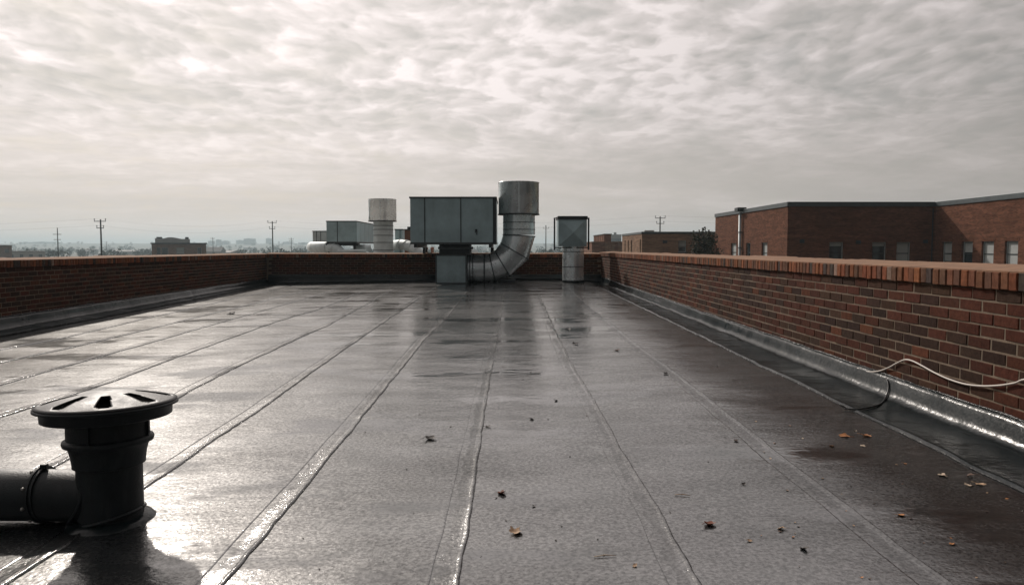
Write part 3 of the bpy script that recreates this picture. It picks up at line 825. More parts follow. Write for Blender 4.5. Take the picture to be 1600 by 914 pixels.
r = empty('duct_riser', ((a.x + b.x) / 2, 33.3, ZR), 'narrow greenish sheet metal riser right of the smaller stack', 'duct')
MB().box((a.x, 33.2, ZR), (b.x, 33.9, a.z), .01).build('casing', M_GALVD, r)
MB().box((a.x - .02, 33.17, a.z - .02), (b.x + .02, 33.93, a.z + .03)).build('lid', M_SEAM, r)
MB().box(((a.x + b.x) / 2 + .05, 33.18, ZR), ((a.x + b.x) / 2 + .075, 33.21, a.z - .03)).build('joint_strip', M_SEAM, r)
a = P(629, 360, 44); b = P(648, 395, 44)
r = empty('brick_chimney', ((a.x + b.x) / 2, 44.4, ZR), 'brown brick chimney block left of the big air handler', 'chimney')
MB().box((a.x, 44, ZR), (b.x, 44.9, a.z)).build('shaft', M_BR_RUST, r)
MB().box((a.x - .03, 43.97, a.z), (b.x + .03, 44.93, a.z + .07)).box((a.x + .25, 44.2, a.z + .06), (a.x + .5, 44.5, a.z + .22)).build('cap', M_STEEL, r)
for k, (pa, pb, lb) in enumerate([(664, 668.5, 'left of two pinkish vent pipes under the big air handler'), (673, 678, 'right of two pinkish vent pipes under the big air handler')]):
    a = P(pa, 386, 25); b = P(pb, 398, 25); rad = (b.x - a.x) / 2
    r = empty('vent_pipe', ((a.x + b.x) / 2, 25, ZR), lb, 'pipe')
    MB().rev([(rad, ZR), (rad, a.z - .08), (rad * 1.25, a.z - .08), (rad * 1.25, a.z - .03), (rad * .9, a.z)], ((a.x + b.x) / 2, 25, 0), 18, cap1=True).build('shaft', simple('terracotta_pipe', (.34, .19, .15), .8), r)


# ------------------------------------------------------------------ mushroom vent in the foreground
def mushroom():
    base = G(174, 812); bz = base.z
    Yv = base.y; k = F / Yv
    root = empty('mushroom_vent', base, 'black plastic roof vent with slotted mushroom cap and side pipe in the foreground', 'vent')
    tilt = Vector((0, 0, 1)).rotation_difference(Vector((-.47 * .045, .88 * .045, 1)).normalized()).to_matrix()
    def T(q): return tilt @ Vector(q) + base
    px = 1.0 / k * math.cos(R(10))
    def H(y): return P(178, y, Yv).z - bz       # height of an image row at the vent's depth
    # cap: dome with eight real slots
    Rr = 100.5 / k; z_r = H(631); dome = .050; n = 192
    cxo = 0.0
    def dz(t): return z_r + dome * (1 - t ** 1.75)
    rings = [0.0, .10, .20, .28, .31] + [.31 + .59 * i / 24 for i in range(1, 25)] + [.94, 1.0]
    vs = []; fs = []
    for t in rings:
        for i in range(n):
            a = 2 * math.pi * i / n
            vs.append(Vector((Rr * t * math.cos(a), Rr * t * math.sin(a), dz(t))))
    def slot(t, i):
        a = (360.0 * (i + .5) / n - 295.0) % 45.0; a = min(a, 45 - a)
        if not (.40 < t < .89): return False
        hw = math.degrees(math.asin((.022 + .10 * t) / t))
        lo = (t - .385) / .04; hi = (.905 - t) / .05
        if lo < 1: hw *= max(0, lo) ** .5
        if hi < 1: hw *= max(0, hi) ** .5
        return a < hw
    for k_ in range(len(rings) - 1):
        tm = (rings[k_] + rings[k_ + 1]) / 2
        for i in range(n):
            j = (i + 1) % n
            if slot(tm, i): continue
            fs.append((k_ * n + i, k_ * n + j, (k_ + 1) * n + j, (k_ + 1) * n + i))
    m = MB(); m.add([T(v) for v in vs], fs, True)
    cap = m.build('cap', M_CAP, root)
    so = cap.modifiers.new('thickness', 'SOLIDIFY'); so.thickness = .006; so.offset = -1
    m = MB(); m.rev([(Rr - .001, z_r), (Rr + .006, z_r - .004), (Rr + .006, z_r - .012), (Rr - .010, z_r - .016), (Rr - .018, z_r - .018), (Rr - .020, z_r - .056), (Rr - .026, z_r - .060), (Rr - .034, z_r - .055), (Rr - .034, z_r - .02)], (0, 0, 0), 96)
    m.v = [tuple(T(v)) for v in m.v]; m.build('cap_rim', M_PLAST, cap)
    # black cone added close under the slots, standing in for the shade inside
    m = MB(); m.rev([(.001, z_r + dome - .022), (Rr * .30, z_r + dome - .030), (Rr * .88, z_r - .022)], (0, 0, 0), 48); m.v = [tuple(T(v)) for v in m.v]; m.build('slot_shade_cone', M_BLACK, cap)
    rn = 59.5 / k; rc = 64.5 / k; rp = 47.5 / k
    zc1, zc0 = H(686), H(703)
    m = MB(); m.rev([(rn, z_r - .02), (rn, zc1)], (0, 0, 0), 64); m.v = [tuple(T(v)) for v in m.v]; nk = m.build('neck', M_PLAST, root)
    for ai in range(4):
        a = R(-90 + 90 * ai + 2); c, s = math.cos(a), math.sin(a)
        m = MB(); m.box((rn - .004, -.004, zc1), (rn + .010, .004, z_r - .03)); m.v = [tuple(T((v[0] * c - v[1] * s, v[0] * s + v[1] * c, v[2]))) for v in m.v]; m.build('fin', M_PLAST, nk)
    m = MB(); m.rev([(rn - .002, zc1 + .012), (rc, zc1 + .006), (rc + .003, zc1 - .004), (rc, zc1 - .016), (rc - .018, zc1 - .024), (rc - .028, zc0 - .012), (rp + .016, zc0 - .03), (rp + .013, zc0 - .05), (rp + .013, zc0 - .062), (rp + .002, zc0 - .068)], (0, 0, 0), 72)
    m.v = [tuple(T(v)) for v in m.v]; m.build('collar', M_PLAST, root)
    m = MB(); m.rev([(rp, zc0 - .05), (rp, -.12)], (0, 0, 0), 64); m.v = [tuple(T(v)) for v in m.v]; pipe = m.build('pipe', M_PLAST, root)
    # base weld ring and rubber boot dressed on to the roof
    m = MB()
    pts = [T(((rp + .003) * math.cos(a), (rp + .003) * math.sin(a), .022 + .03 * math.cos(a))) for a in [2 * math.pi * i / 48 for i in range(49)]]
    m.tube(pts, .008, 6); m.build('weld_bead', M_PLAST, pipe)
    rows = []
    for rr_, dz_ in ((rp - .002, .022), (rp + .012, .016), (rp + .035, .008), (rp + .05, -.006)):
        row = []
        for i in range(49):
            a = 2 * math.pi * i / 48
            x = base.x + rr_ * math.cos(a); y = base.y + rr_ * math.sin(a)
            w = 1 + .35 * lump(math.cos(a) * 1.6, math.sin(a) * 1.6, rr_ * 6)
            row.append((x, y, roof_z(x, y) + dz_ * w + .003))
        rows.append(row)
    MB().grid(rows).build('boot', M_FLASH, root)
    # side pipe
    yc = 773; rs = 40.0 / k
    zc_ = H(771)
    def S(x, z, d=0): return Vector((P(x, 773, Yv).x, Yv + d, bz + z))
    x_in = S(178, 0).x; x_cl = S(70, 0).x
    m = MB()
    ax = [(-3.6, rs), (x_cl, rs), (S(112, 0).x, rs), (S(135, 0).x, rs * 1.02), (S(165, 0).x, rs * 1.04)]
    m.tube([(x, Yv, bz + zc_ - .004 * i) for i, (x, r_) in enumerate(ax)], [r_ for x, r_ in ax], 48)
    sp = m.build('side_pipe', M_PLAST, root)
    # saddle weld where it enters the upright pipe
    pts = []
    for i in range(41):
        a = 2 * math.pi * i / 40; yy = (rs * 1.05) * math.cos(a); zz = (rs * 1.05) * math.sin(a)
        xx = -math.sqrt(max(0, (rp + .004) ** 2 - yy * yy))
        pts.append(T((xx + .04 * -zz / rs * -1 * .9, yy, zc_ - .012 + zz)))
    MB().tube(pts, .009, 6).build('weld_bead', M_PLAST, sp)
    m = MB(); ring(m, (x_cl, Yv, bz + zc_), (1, 0, .06), rs - .002, .026, .008, 48)
    ring(m, (x_cl - .006, Yv, bz + zc_), (1, 0, .06), rs + .004, .010, .008, 48)
    cl = m.build('pipe_clamp', M_PLAST, sp)
    for a in (-15, -58, -95, 28, 70):
        c = Vector((x_cl - .028, Yv - math.cos(R(a)) * (rs + .004), bz + zc_ + math.sin(R(a)) * (rs + .004)))
        MB().rev([(.001, .007), (.005, .006), (.008, 0), (.008, -.004)], c, 8, Vector((0, 0, 1)).rotation_difference(Vector((0, -math.cos(R(a)), math.sin(R(a))))).to_matrix()).build('bolt', M_RUST, cl)
    MB().box((x_cl - .012, Yv - .012, bz + zc_ + rs), (x_cl + .016, Yv + .012, bz + zc_ + rs + .022), .003).build('clamp_lug', M_PLAST, cl)
    # pipe stool out of frame to the left
    MB().box((-2.75, Yv - .12, roof_z(-2.7, Yv) - .01), (-2.55, Yv + .12, bz + zc_ - rs + .01), .01).build('pipe_stool', M_STEEL, root)
mushroom()

# ------------------------------------------------------------------ cables by the right wall
def wall_pt(x, y, off=.012):
    d = pdir(x, y); t = (XW_R - off) / d.x
    return Vector((XW_R - off, d.y * t, ZC + d.z * t))
def smooth_path(pts, n=8):
    out = []
    P_ = [pts[0]] + list(pts) + [pts[-1]]
    for i in range(1, len(P_) - 2):
        for k in range(n):
            t = k / n; a, b, c, d = P_[i - 1], P_[i], P_[i + 1], P_[i + 2]
            out.append(.5 * ((2 * b) + (c - a) * t + (2 * a - 5 * b + 4 * c - d) * t * t + (3 * b - a - 3 * c + d) * t ** 3))
    out.append(pts[-1]); return out
pp = [wall_pt(x, y, .014) for x, y in ((1340, 575), (1356, 580.5), (1372, 580), (1388, 574.5), (1402, 567), (1414, 562), (1426, 564), (1441, 571.5), (1460, 582), (1482, 592), (1508, 600), (1535, 603), (1562, 602), (1585, 598.5), (1612, 593))]
pp = pp + [Vector((XW_R - .014, 3.4, pp[-1].z + .02)), Vector((XW_R - .014, 2.6, pp[-1].z - .03)), Vector((XW_R - .014, 1.5, pp[-1].z))]
o = MB().tube(smooth_path(pp), .0056, 8).build('cable', M_CABLEW); tag(o, 'thin white cable looping along the foot of the sunlit brick wall', 'cable')
pp = [Vector((2.738, G(1388, 640).y, .275))]
a = G(1388, 628)
def fl_pt(x, y, lift=.008):
    """point on the right flashing seen at a pixel"""
    best = None
    d = pdir(x, y)
    for k in range(260):
        X = 2.25 + .0019 * k; t = X / d.x; Y = d.y * t; z = ZC + d.z * t
        pr = prof_right(Y, 0)
        zz = lerp_table([(q[0], q[2]) for q in pr], X)
        e = abs(zz - z)
        if best is None or e < best[0]: best = (e, X, Y, zz)
    return Vector((best[1] - .004, best[2], best[3] + lift))
pp = [wall_pt(1384, 590, .012)] + [fl_pt(x, y) for x, y in ((1388, 598), (1389, 607), (1387, 617), (1383, 626), (1376, 633), (1364, 637), (1348, 640), (1332, 641), (1320, 640))]
o = MB().tube(smooth_path(pp), .0055, 7).build('cable', M_CABLEB); tag(o, 'short black cable dropping over the flashing below the white cable', 'cable')

# ------------------------------------------------------------------ leaves and scraps lying on the roof
def leaf_mesh(seed, curl=.5):
    rnd = random.Random(seed); n = 22; vs = []
    for i in range(n):
        a = 2 * math.pi * i / n
        lobes = .62 + .30 * abs(math.cos(2.5 * a)) + rnd.uniform(-.08, .08)
        vs.append((lobes * math.cos(a) * .5, lobes * math.sin(a) * .40))
    inner = [(x * .5, y * .5) for x, y in vs]
    def zf(x, y): return curl * (1.1 * y * y + .5 * x * x) + .05 * math.sin(7 * x + seed) + .03
    V = [(0, 0, .02)] + [(x, y, zf(x, y)) for x, y in inner] + [(x, y, zf(x, y) * 1.1) for x, y in vs]
    Fc = [(0, 1 + i, 1 + (i + 1) % n) for i in range(n)] + [(1 + i, 1 + n + i, 1 + n + (i + 1) % n, 1 + (i + 1) % n) for i in range(n)]
    m = MB(); m.add(V, Fc, True)
    m.tube([(.40, 0, zf(.4, 0)), (.60, .03, .06), (.78, .10, .05)], .018, 5)
    return m.mesh('fallen_leaf')
def leaf_mat(nm, c): return simple(nm, c, .7, 0, .4, 60)
LM = {'brown': leaf_mat('brown_leaf', (.085, .042, .024)), 'tan': leaf_mat('tan_leaf', (.34, .22, .13)), 'orange': leaf_mat('orange_leaf', (.36, .15, .05)),
      'red': leaf_mat('red_leaf', (.17, .055, .03)), 'dark': leaf_mat('wet_dark_leaf', (.030, .022, .017)), 'pale': leaf_mat('pale_leaf', (.48, .38, .28))}
LMESH = {}
def leaf(px, py, size_px, tone, label, group=None, seed=1, curl=.5):
    key = (tone, seed % 5, curl)
    if key not in LMESH:
        me = leaf_mesh(seed % 5 + 1, curl); me.materials.append(LM[tone]); LMESH[key] = me
    p = G(px, py); o = bpy.data.objects.new('fallen_leaf', LMESH[key]); COL.objects.link(o)
    s = size_px * 1.25 * p.y / F
    o.location = p + Vector((0, 0, .0012)); o.scale = (s, s, s); o.rotation_euler = (R((seed * 37) % 25 - 12), R((seed * 53) % 30 - 15), R((seed * 71) % 360))
    tag(o, label, 'leaf', group or 'fallen leaves on the wet roof')
for a in [
    (672, 686, 19, 'dark', 'dark curled leaf left of the middle seam, halfway down the roof', None, 3, .9),
    (784, 771, 16, 'red', 'dark red leaf right of the middle seam above the tan leaf', None, 4, .9),
    (805, 832, 24, 'tan', 'curled tan leaf nearest the bottom, right of the middle seam', None, 6, 1.0),
    (1109, 820, 20, 'red', 'upright red-brown leaf right of the second seam near the bottom', None, 8, 1.1),
    (1319, 682, 16, 'orange', 'left of the two orange leaves near the right wall flashing', None, 10, .6),
    (1353, 682, 14, 'orange', 'right of the two orange leaves near the right wall flashing', None, 12, 1.0),
    (361, 491, 15, 'dark', 'flat dark leaf clump far left on the pale wet roof', None, 14, .3),
    (899, 538, 11, 'dark', 'dark leaf clump right of the second seam, far half of roof', None, 16, 1.0),
    (888, 515, 8, 'dark', 'small dark leaf farthest along the strip under the hooded vent', None, 17, .9),
    (965, 548, 9, 'brown', 'brown leaf between the two right seams, far half of roof', None, 18, 1.0),
    (1040, 584, 9, 'dark', 'dark leaf lying against the right-hand seam', None, 19, .9),
    (1257, 858, 14, 'dark', 'dark leaf with pale edge near the bottom, left of the right seam', None, 22, 1.0),
    (1162, 757, 8, 'dark', 'small upright dark leaf left of the right seam', None, 23, 1.1),
    (1150, 689, 8, 'brown', 'small brown leaf below the bend of the right seam', None, 24, .8),
    (1221, 826, 12, 'tan', 'small tan leaf above the dark leaf near the bottom right', None, 25, .7),
    (868, 626, 7, 'dark', 'small dark speck of leaf left of the second seam', None, 26, .9),
    (831, 655, 8, 'dark', 'small dark leaf between the two middle seams', None, 27, .9),
    (762, 667, 10, 'dark', 'small dark leaf touching the middle seam', None, 28, .6),
    (1473, 743, 16, 'pale', 'long pale leaf left of three beside the flashing edge', None, 29, .3),
    (1515, 743, 14, 'brown', 'brown leaf above the pale leaves beside the flashing edge', None, 30, .3),
    (1513, 758, 15, 'pale', 'pale leaf left of a brown one below the flashing edge', None, 31, .3),
    (1532, 757, 15, 'tan', 'tan leaf right of a pale one below the flashing edge', None, 32, .3),
    (1408, 805, 12, 'orange', 'orange-brown leaf in the dark strip at the bottom right', None, 33, .5),
    (1299, 697, 8, 'orange', 'tiny orange leaf below left of the two orange leaves', None, 34, .5),
    (1348, 697, 8, 'pale', 'tiny pale leaf below the right orange leaf', None, 35, .5),
    (1488, 850, 10, 'orange', 'rust-coloured leaf farthest down the dark right strip', None, 36, .5),
    (834, 791, 7, 'dark', 'small black scrap of leaf right of the dark red leaf', None, 37, .9),
    (1171, 845, 9, 'tan', 'crumpled tan leaf left of the small tan leaf near the bottom', None, 38, .7),
    (992, 884, 9, 'tan', 'thin tan leaf by the second seam at the bottom edge', None, 39, .7),
]: leaf(*a)
rnd = random.Random(21)
for k in range(46):
    px = rnd.uniform(1180, 1590); py = rnd.uniform(640, 905)
    q = G(px, py)
    if q.x > 2.22: continue
    leaf(px, py, rnd.uniform(2.5, 5.5), rnd.choice(['orange', 'tan', 'pale', 'brown']), 'tiny dry leaf scrap on the dark roof strips near the right wall', 'leaf scraps near the right wall', 50 + k, .3)
for k in range(44):
    px = rnd.uniform(420, 1150); py = rnd.uniform(560, 905)
    leaf(px, py, rnd.uniform(2.0, 4.5), 'dark', 'tiny dark leaf scrap on the pale wet middle of the roof', 'leaf scraps in the middle of the roof', 150 + k, .6)
def twig(x0, y0, x1, y1, tone, lb):
    a, b = G(x0, y0), G(x1, y1); mid = (a + b) / 2 + Vector((0, .006, .006))
    o = MB().tube([a + Vector((0, 0, .004)), mid, b + Vector((0, 0, .004))], [.0015, .002, .001], 6).build('twig', LM[tone]); tag(o, lb, 'twig')
twig(928, 871, 963, 869, 'pale', 'pale twig left of the second seam near the bottom')
twig(1054, 774, 1079, 775, 'tan', 'tan twig right of the second seam')

# ------------------------------------------------------------------ land beyond
GZ = -6.5
def land_mat():
    m, t, b = new_mat('distant_land'); p = pos_vec(t)
    n = t.noise(p, .012, 6, .6); n2 = t.noise(p, .1, 5, .6)
    c = t.ramp(n, [(.3, (.045, .055, .032)), (.5, (.09, .085, .06)), (.7, (.13, .125, .115))])
    c = t.mix(1.0, c, t.mapr(n2, .3, .7, .7, 1.3), 'MULTIPLY')
    t.l.new(c, b.inputs['Base Color']); b.inputs['Roughness'].default_value = .95; return m
M_LAND = land_mat()
def land_z(x, y):
    d = max(0.0, (y - 900) / 2200.0); d = min(1.0, d); rise = d * d * (3 - 2 * d)
    side = 1.0 + .25 * lump(x * .0009, 2.2) + .18 * lump(x * .0035, 5.0)
    return GZ + rise * 26.0 * side + .8 * lump(x * .004, y * .004, 3) * min(1, max(0, (y - 250) / 300))
rows = []
ys = [-4400, -1500, -300, 100, 250, 400, 600, 800] + [900 + 120 * i for i in range(21)] + [3700, 4400]
for y in ys: rows.append([(x, y, land_z(x, y)) for x in [-4400 + 110 * i for i in range(81)]])
o = MB().grid(rows).build('ground', M_LAND); tag(o, 'low hazy land reaching to the horizon', kind='structure')

M_TREEFAR = simple('far_foliage', (.045, .055, .032), .9, 0, .35, .12, spec=.1)
def leaf_clumps(mb, c, rx, rz_, n, s, rnd):
    for _ in range(n):
        while True:
            v = Vector((rnd.uniform(-1, 1), rnd.uniform(-1, 1), rnd.uniform(-1, 1)))
            if .25 < v.length < 1: break
        p = Vector(c) + Vector((v.x * rx, v.y * rx, v.z * rz_))
        a = Vector((rnd.gauss(0, 1), rnd.gauss(0, 1), rnd.gauss(0, 1))).normalized(); b = a.orthogonal().normalized()
        q = a.cross(b); e = s * rnd.uniform(.6, 1.4)
        mb.add([p + b * e, p + q * e * .7, p - b * e, p - q * e * .7], [(0, 1, 2, 3)])
rnd = random.Random(5); mw = MB()
for k in range(560):
    y = rnd.choice([rnd.uniform(330, 800), rnd.uniform(700, 1500), rnd.uniform(1400, 2600)]); x = (rnd.uniform(-40, 1010) - 795) / F * y
    h = rnd.uniform(5, 10.5); z = land_z(x, y)
    if y < 800: h = rnd.uniform(5.2, 7.6)
    mw.tube([(x, y, z - .3), (x, y, z + h * .5)], [.3, .15], 5)
    leaf_clumps(mw, (x, y, z + h * .62), h * rnd.uniform(.36, .6), h * .40, 46, h * .12, rnd)
o = mw.build('far_woodland', M_TREEFAR); tag(o, 'hazy belt of distant trees along the horizon', 'trees', kind='stuff')

# far blocks on the skyline: (x0,x1,top,distance,label)
FAR = [(25, 47, 378.5, 2600, 'palest low block at the far left of the skyline'), (47.5, 78, 378, 2500, 'hazy flat block left of the thin pole'),
       (99, 118, 380.5, 2700, 'faint stepped block between the two left poles'), (323, 334, 376.5, 2300, 'hazy tower block right of the brown gabled building'),
       (336, 344, 374.5, 2100, 'narrow hazy tower right of the brown gabled building'), (345, 356, 376.5, 2300, 'hazy low tower left of the wide skyline block'),
       (367, 379, 375.5, 2500, 'hazy block on the left shoulder of the wide skyline block'), (378, 396, 373, 2300, 'wide hazy block highest on the skyline'), (414, 423, 372.5, 2600, 'hazy square tower just left of the third pole'),
       (440, 456, 378, 2500, 'faint low block right of the third pole'), (466, 481, 379, 2400, 'faint low block left of the small pale unit'), (955, 972, 366.5, 420, 'pale hazy block seen beside the rust-coloured penthouse')]
M_FAR = simple('far_concrete', (.30, .30, .29), .9, 0, .15, .02); M_FARW = simple('far_window_band', (.12, .13, .14), .5, 0, .1, .02)
for x0, x1, yt, Y, lb in FAR:
    a = P(x0, yt, Y); b = P(x1, yt, Y); w = b.x - a.x; dpt = min(w, 40); zb = land_z(a.x, Y) - 2
    r = empty('distant_block', ((a.x + b.x) / 2, Y + dpt / 2, zb), lb, 'building', 'hazy blocks on the skyline')
    MB().box((a.x, Y, zb), (b.x, Y + dpt, a.z)).build('wall', M_FAR, r)
    hgt = a.z - zb; nf = max(2, int(hgt / 3.4))
    for k in range(nf):
        z = zb + 2 + (hgt - 3) * k / nf
        MB().box((a.x + w * .04, Y - .25, z), (b.x - w * .04, Y + .1, z + 1.5)).build('window_band', M_FARW, r)
    r.rotation_euler.z = math.atan2(-(a.x + b.x) / 2, Y)
    MB().box((a.x + w * .3, Y + 2, a.z), (a.x + w * .55, Y + 10 if dpt > 12 else Y + dpt * .8, a.z + max(1.2, hgt * .07))).build('penthouse', M_FAR, r)

# low houses and sheds between the trees
M_HW = simple('house_wall', (.40, .38, .35), .9, 0, .15, .05); M_HR = simple('house_roof', (.22, .21, .205), .8, 0, .2, .05)
rnd = random.Random(9)
def house_mesh(w, d, h, rh):
    m = MB().box((-w / 2, -d / 2, -1), (w / 2, d / 2, h)); q = MB()
    e = .4
    q.add([(-w / 2 - e, -d / 2 - e, h - .1), (w / 2 + e, -d / 2 - e, h - .1), (w / 2 + e, d / 2 + e, h - .1), (-w / 2 - e, d / 2 + e, h - .1), (-w / 2 - e, 0, h + rh), (w / 2 + e, 0, h + rh)],
          [(0, 1, 5, 4), (2, 3, 4, 5), (1, 2, 5), (3, 0, 4), (3, 2, 1, 0)])
    return m.mesh('wall'), q.mesh('roof')
HM = [house_mesh(12, 9, 4.2, 2.6), house_mesh(20, 12, 5.0, 1.2), house_mesh(9, 9, 5.6, 2.8)]
for hm in HM: hm[0].materials.append(M_HW); hm[1].materials.append(M_HR)
for k in range(26):
    y = rnd.uniform(420, 1500); x = (rnd.uniform(-20, 960) - 795) / F * y
    hm = HM[rnd.randrange(3)]
    r = empty('distant_house', (x, y, land_z(x, y)), 'tiny hazy house among the far trees below the skyline', 'house', 'houses in the haze'); r.rotation_euler = (0, 0, rnd.uniform(-.5, .5))
    for me, nm in zip(hm, ('wall', 'roof')):
        o = bpy.data.objects.new(nm, me); COL.objects.link(o); o.parent = r

# ------------------------------------------------------------------ nearer buildings
def wall_open(mb, O, A, N, L, z0, z1, ops, dep):
    """wall face from O along A with rectangular openings (s0,s1,za,zb) all of the same row, reveals dep deep; N outward"""
    O = Vector(O); A = Vector(A); N = Vector(N); U = Vector((0, 0, 1))
    def pt(s, z, n=0): q = O + A * s + N * n; return (q.x, q.y, z)
    ops = sorted(ops); s = 0
    def quad(a, b, c, d): mb.add([a, b, c, d], [(0, 1, 2, 3)])
    for s0, s1, za, zb in ops:
        quad(pt(s, z0), pt(s0, z0), pt(s0, z1), pt(s, z1))
        quad(pt(s0, z0), pt(s1, z0), pt(s1, za), pt(s0, za)); quad(pt(s0, zb), pt(s1, zb), pt(s1, z1), pt(s0, z1))
        quad(pt(s0, za), pt(s1, za), pt(s1, za, -dep), pt(s0, za, -dep)); quad(pt(s0, zb, -dep), pt(s1, zb, -dep), pt(s1, zb), pt(s0, zb))
        quad(pt(s0, za), pt(s0, za, -dep), pt(s0, zb, -dep), pt(s0, zb)); quad(pt(s1, za, -dep), pt(s1, za), pt(s1, zb), pt(s1, zb, -dep))
        s = s1
    quad(pt(s, z0), pt(L, z0), pt(L, z1), pt(s, z1))
def window(root, O, A, N, s0, s1, za, zb, dep, blind=1.0, frame=M_FRAME, sash=M_FRAMEL):
    O = Vector(O); A = Vector(A); N = Vector(N)
    def bx(nm, a, b, c, d, n0, n1, mat, par):
        pts = [O + A * s + N * n + Vector((0, 0, z)) for z in (c, d) for (s, n) in ((a, n0), (b, n0), (b, n1), (a, n1))]
        m = MB(); m.add(pts, [(0, 3, 2, 1), (4, 5, 6, 7), (0, 1, 5, 4), (1, 2, 6, 5), (2, 3, 7, 6), (3, 0, 4, 7)]); return m.build(nm, mat, par)
    w = s1 - s0; h = zb - za
    o = bx('window', s0, s1, za, zb, -dep - .05, -dep - .03, M_FRAME, root)
    pane = bx('pane', s0 + .04, s1 - .04, za + .04, zb - .04, -dep - .03, -dep - .012, M_GLASS, o)
    if blind > 0:
        bx('blind', s0 + .09, s1 - .09, zb - .08 - (h - .16) * blind, zb - .08, -dep - .012, -dep - .007, M_BLIND, o)
    t = .055
    for a, b, c, d in ((s0, s0 + t, za, zb), (s1 - t, s1, za, zb), (s0 + t, s1 - t, zb - t, zb), (s0 + t, s1 - t, za, za + t)):
        bx('frame_bar', a, b, c, d, -dep - .03, -dep + .03, sash, o)
    bx('meeting_rail', s0 + t, s1 - t, za + h * .46, za + h * .46 + .06, -dep - .012, -dep + .02, frame, o)
    bx('sill', s0 - .06, s1 + .06, za - .09, za, -.02, .06, M_FASCIA, o)
    for k in range(int(w / .085)):
        pass
    return o

def lintel(root, O, A, N, s0, s1, z):
    """a soldier course: bricks on end over the opening"""
    O = Vector(O); A = Vector(A); N = Vector(N); n = max(3, int((s1 - s0 + .2) / .085)); m = MB()
    for k in range(n):
        a = s0 - .1 + (s1 - s0 + .2) * k / n; b = a + (s1 - s0 + .2) / n - .012
        pts = [O + A * s + N * q + Vector((0, 0, zz)) for zz in (z, z + .215) for (s, q) in ((a, -.03), (b, -.03), (b, .012), (a, .012))]
        m.add(pts, [(0, 3, 2, 1), (4, 5, 6, 7), (0, 1, 5, 4), (1, 2, 6, 5), (2, 3, 7, 6), (3, 0, 4, 7)])
    m.build('soldier_course', M_BR_WING, root)

# --- brick wing on the right, L-shaped: side face at X1, front at YFW, projecting side face at X2
YFW = 48.6
X1 = P(1230, 380, YFW).x; X2 = P(1460, 380, YFW).x
HT = P(1300, 318, YFW).z
YB1 = X1 * F / (1117 - 795.0)          # far end of the left side face
wing = empty('brick_wing', (X2, YFW, GZ), 'large red brick building with flat roof and tall sash windows on the right', 'building')
YN = 26.0
def sx_on(X, px):                      # Y where a pixel column meets the plane x = X
    d = pdir(px, 380); return d.y * X / d.x
def z_at(px, py, Y): return P(px, py, Y).z
WT = z_at(1410, 378.5, YFW); WB = WT - 1.42
m = MB(); wins = []
# left side face, seen obliquely; A runs towards the viewer so that A x up faces left
O1 = (X1, YB1, 0); A1 = (0, -1, 0); N1 = (-1, 0, 0)
ops1 = []
for pa, pb in ((1142, 1150.5), (1166, 1172.5), (1190, 1199)):
    ya, yb = sx_on(X1, pa), sx_on(X1, pb); ops1.append((YB1 - ya, YB1 - yb, WB, WT))
wall_open(m, O1, A1, N1, YB1 - YFW, GZ, HT, ops1, .22); wins.append((O1, A1, N1, ops1))
O2 = (X1, YFW, 0); A2 = (1, 0, 0); N2 = (0, -1, 0)
ops2 = [(P(a, 380, YFW).x - X1, P(b, 380, YFW).x - X1, WB, WT) for a, b in ((1296, 1318), (1363, 1385), (1401, 1423))]
wall_open(m, O2, A2, N2, X2 - X1, GZ, HT, ops2, .22); wins.append((O2, A2, N2, ops2))
O3 = (X2, YFW, 0); A3 = (0, -1, 0); N3 = (-1, 0, 0)
ops3 = []
for pa, pb in ((1472, 1487.5), (1503, 1520), (1534, 1553), (1570, 1591)):
    ya, yb = sx_on(X2, pa), sx_on(X2, pb); ops3.append((YFW - ya, YFW - yb, WB, WT))
k = ops3[-1][0] - ops3[-2][0]
for j in range(1, 5): ops3.append((ops3[3][0] + j * 1.75, ops3[3][1] + j * 1.75, WB, WT))
wall_open(m, O3, A3, N3, YFW - YN, GZ, HT, ops3, .22); wins.append((O3, A3, N3, ops3))
wall_open(m, (X2, YN, 0), (1, 0, 0), (0, -1, 0), 14, GZ, HT, [], .2)
m.add([(X1, YB1, GZ), (X1, YB1, HT), (X2 + 14, YB1, HT), (X2 + 14, YB1, GZ)], [(0, 1, 2, 3)])
m.add([(X2 + 14, YN, GZ), (X2 + 14, YB1, GZ), (X2 + 14, YB1, HT), (X2 + 14, YN, HT)], [(0, 1, 2, 3)])
m.build('wall', M_BR_WING, wing)
MB().prism([(X1 + .1, YB1 - .1), (X1 + .1, YFW + .1), (X2 + .1, YFW + .1), (X2 + .1, YN + .1), (X2 + 13.9, YN + .1), (X2 + 13.9, YB1 - .1)][::-1], HT - .5, HT - .1).build('roof', M_ROOFG, wing)
bl = {0: [.9, .0, .8], 1: [.14, .14, .95], 2: [.9, .45, .95, .95, .3, .9, .6, .9]}
for gi, (O_, A_, N_, ops) in enumerate(wins):
    for wi, op in enumerate(ops):
        window(wing, O_, A_, N_, *op, .15, bl[gi][wi]); lintel(wing, O_, A_, N_, op[0], op[1], op[3])
# metal roof edge, one length for each face
e = .07; fh = .30
MB().box((X1 - e, YFW - e, HT - fh + .1), (X1 + .3, YB1 + e, HT + .1), .01).build('roof_edge', M_FASCIA, wing)
MB().box((X1 + .302, YFW - e, HT - fh + .1), (X2 - e - .002, YFW + .3, HT + .1), .01).build('roof_edge', M_FASCIA, wing)
MB().box((X2 - e, YN - e, HT - fh + .1), (X2 + .3, YFW + .3, HT + .1), .01).build('roof_edge', M_FASCIA, wing)
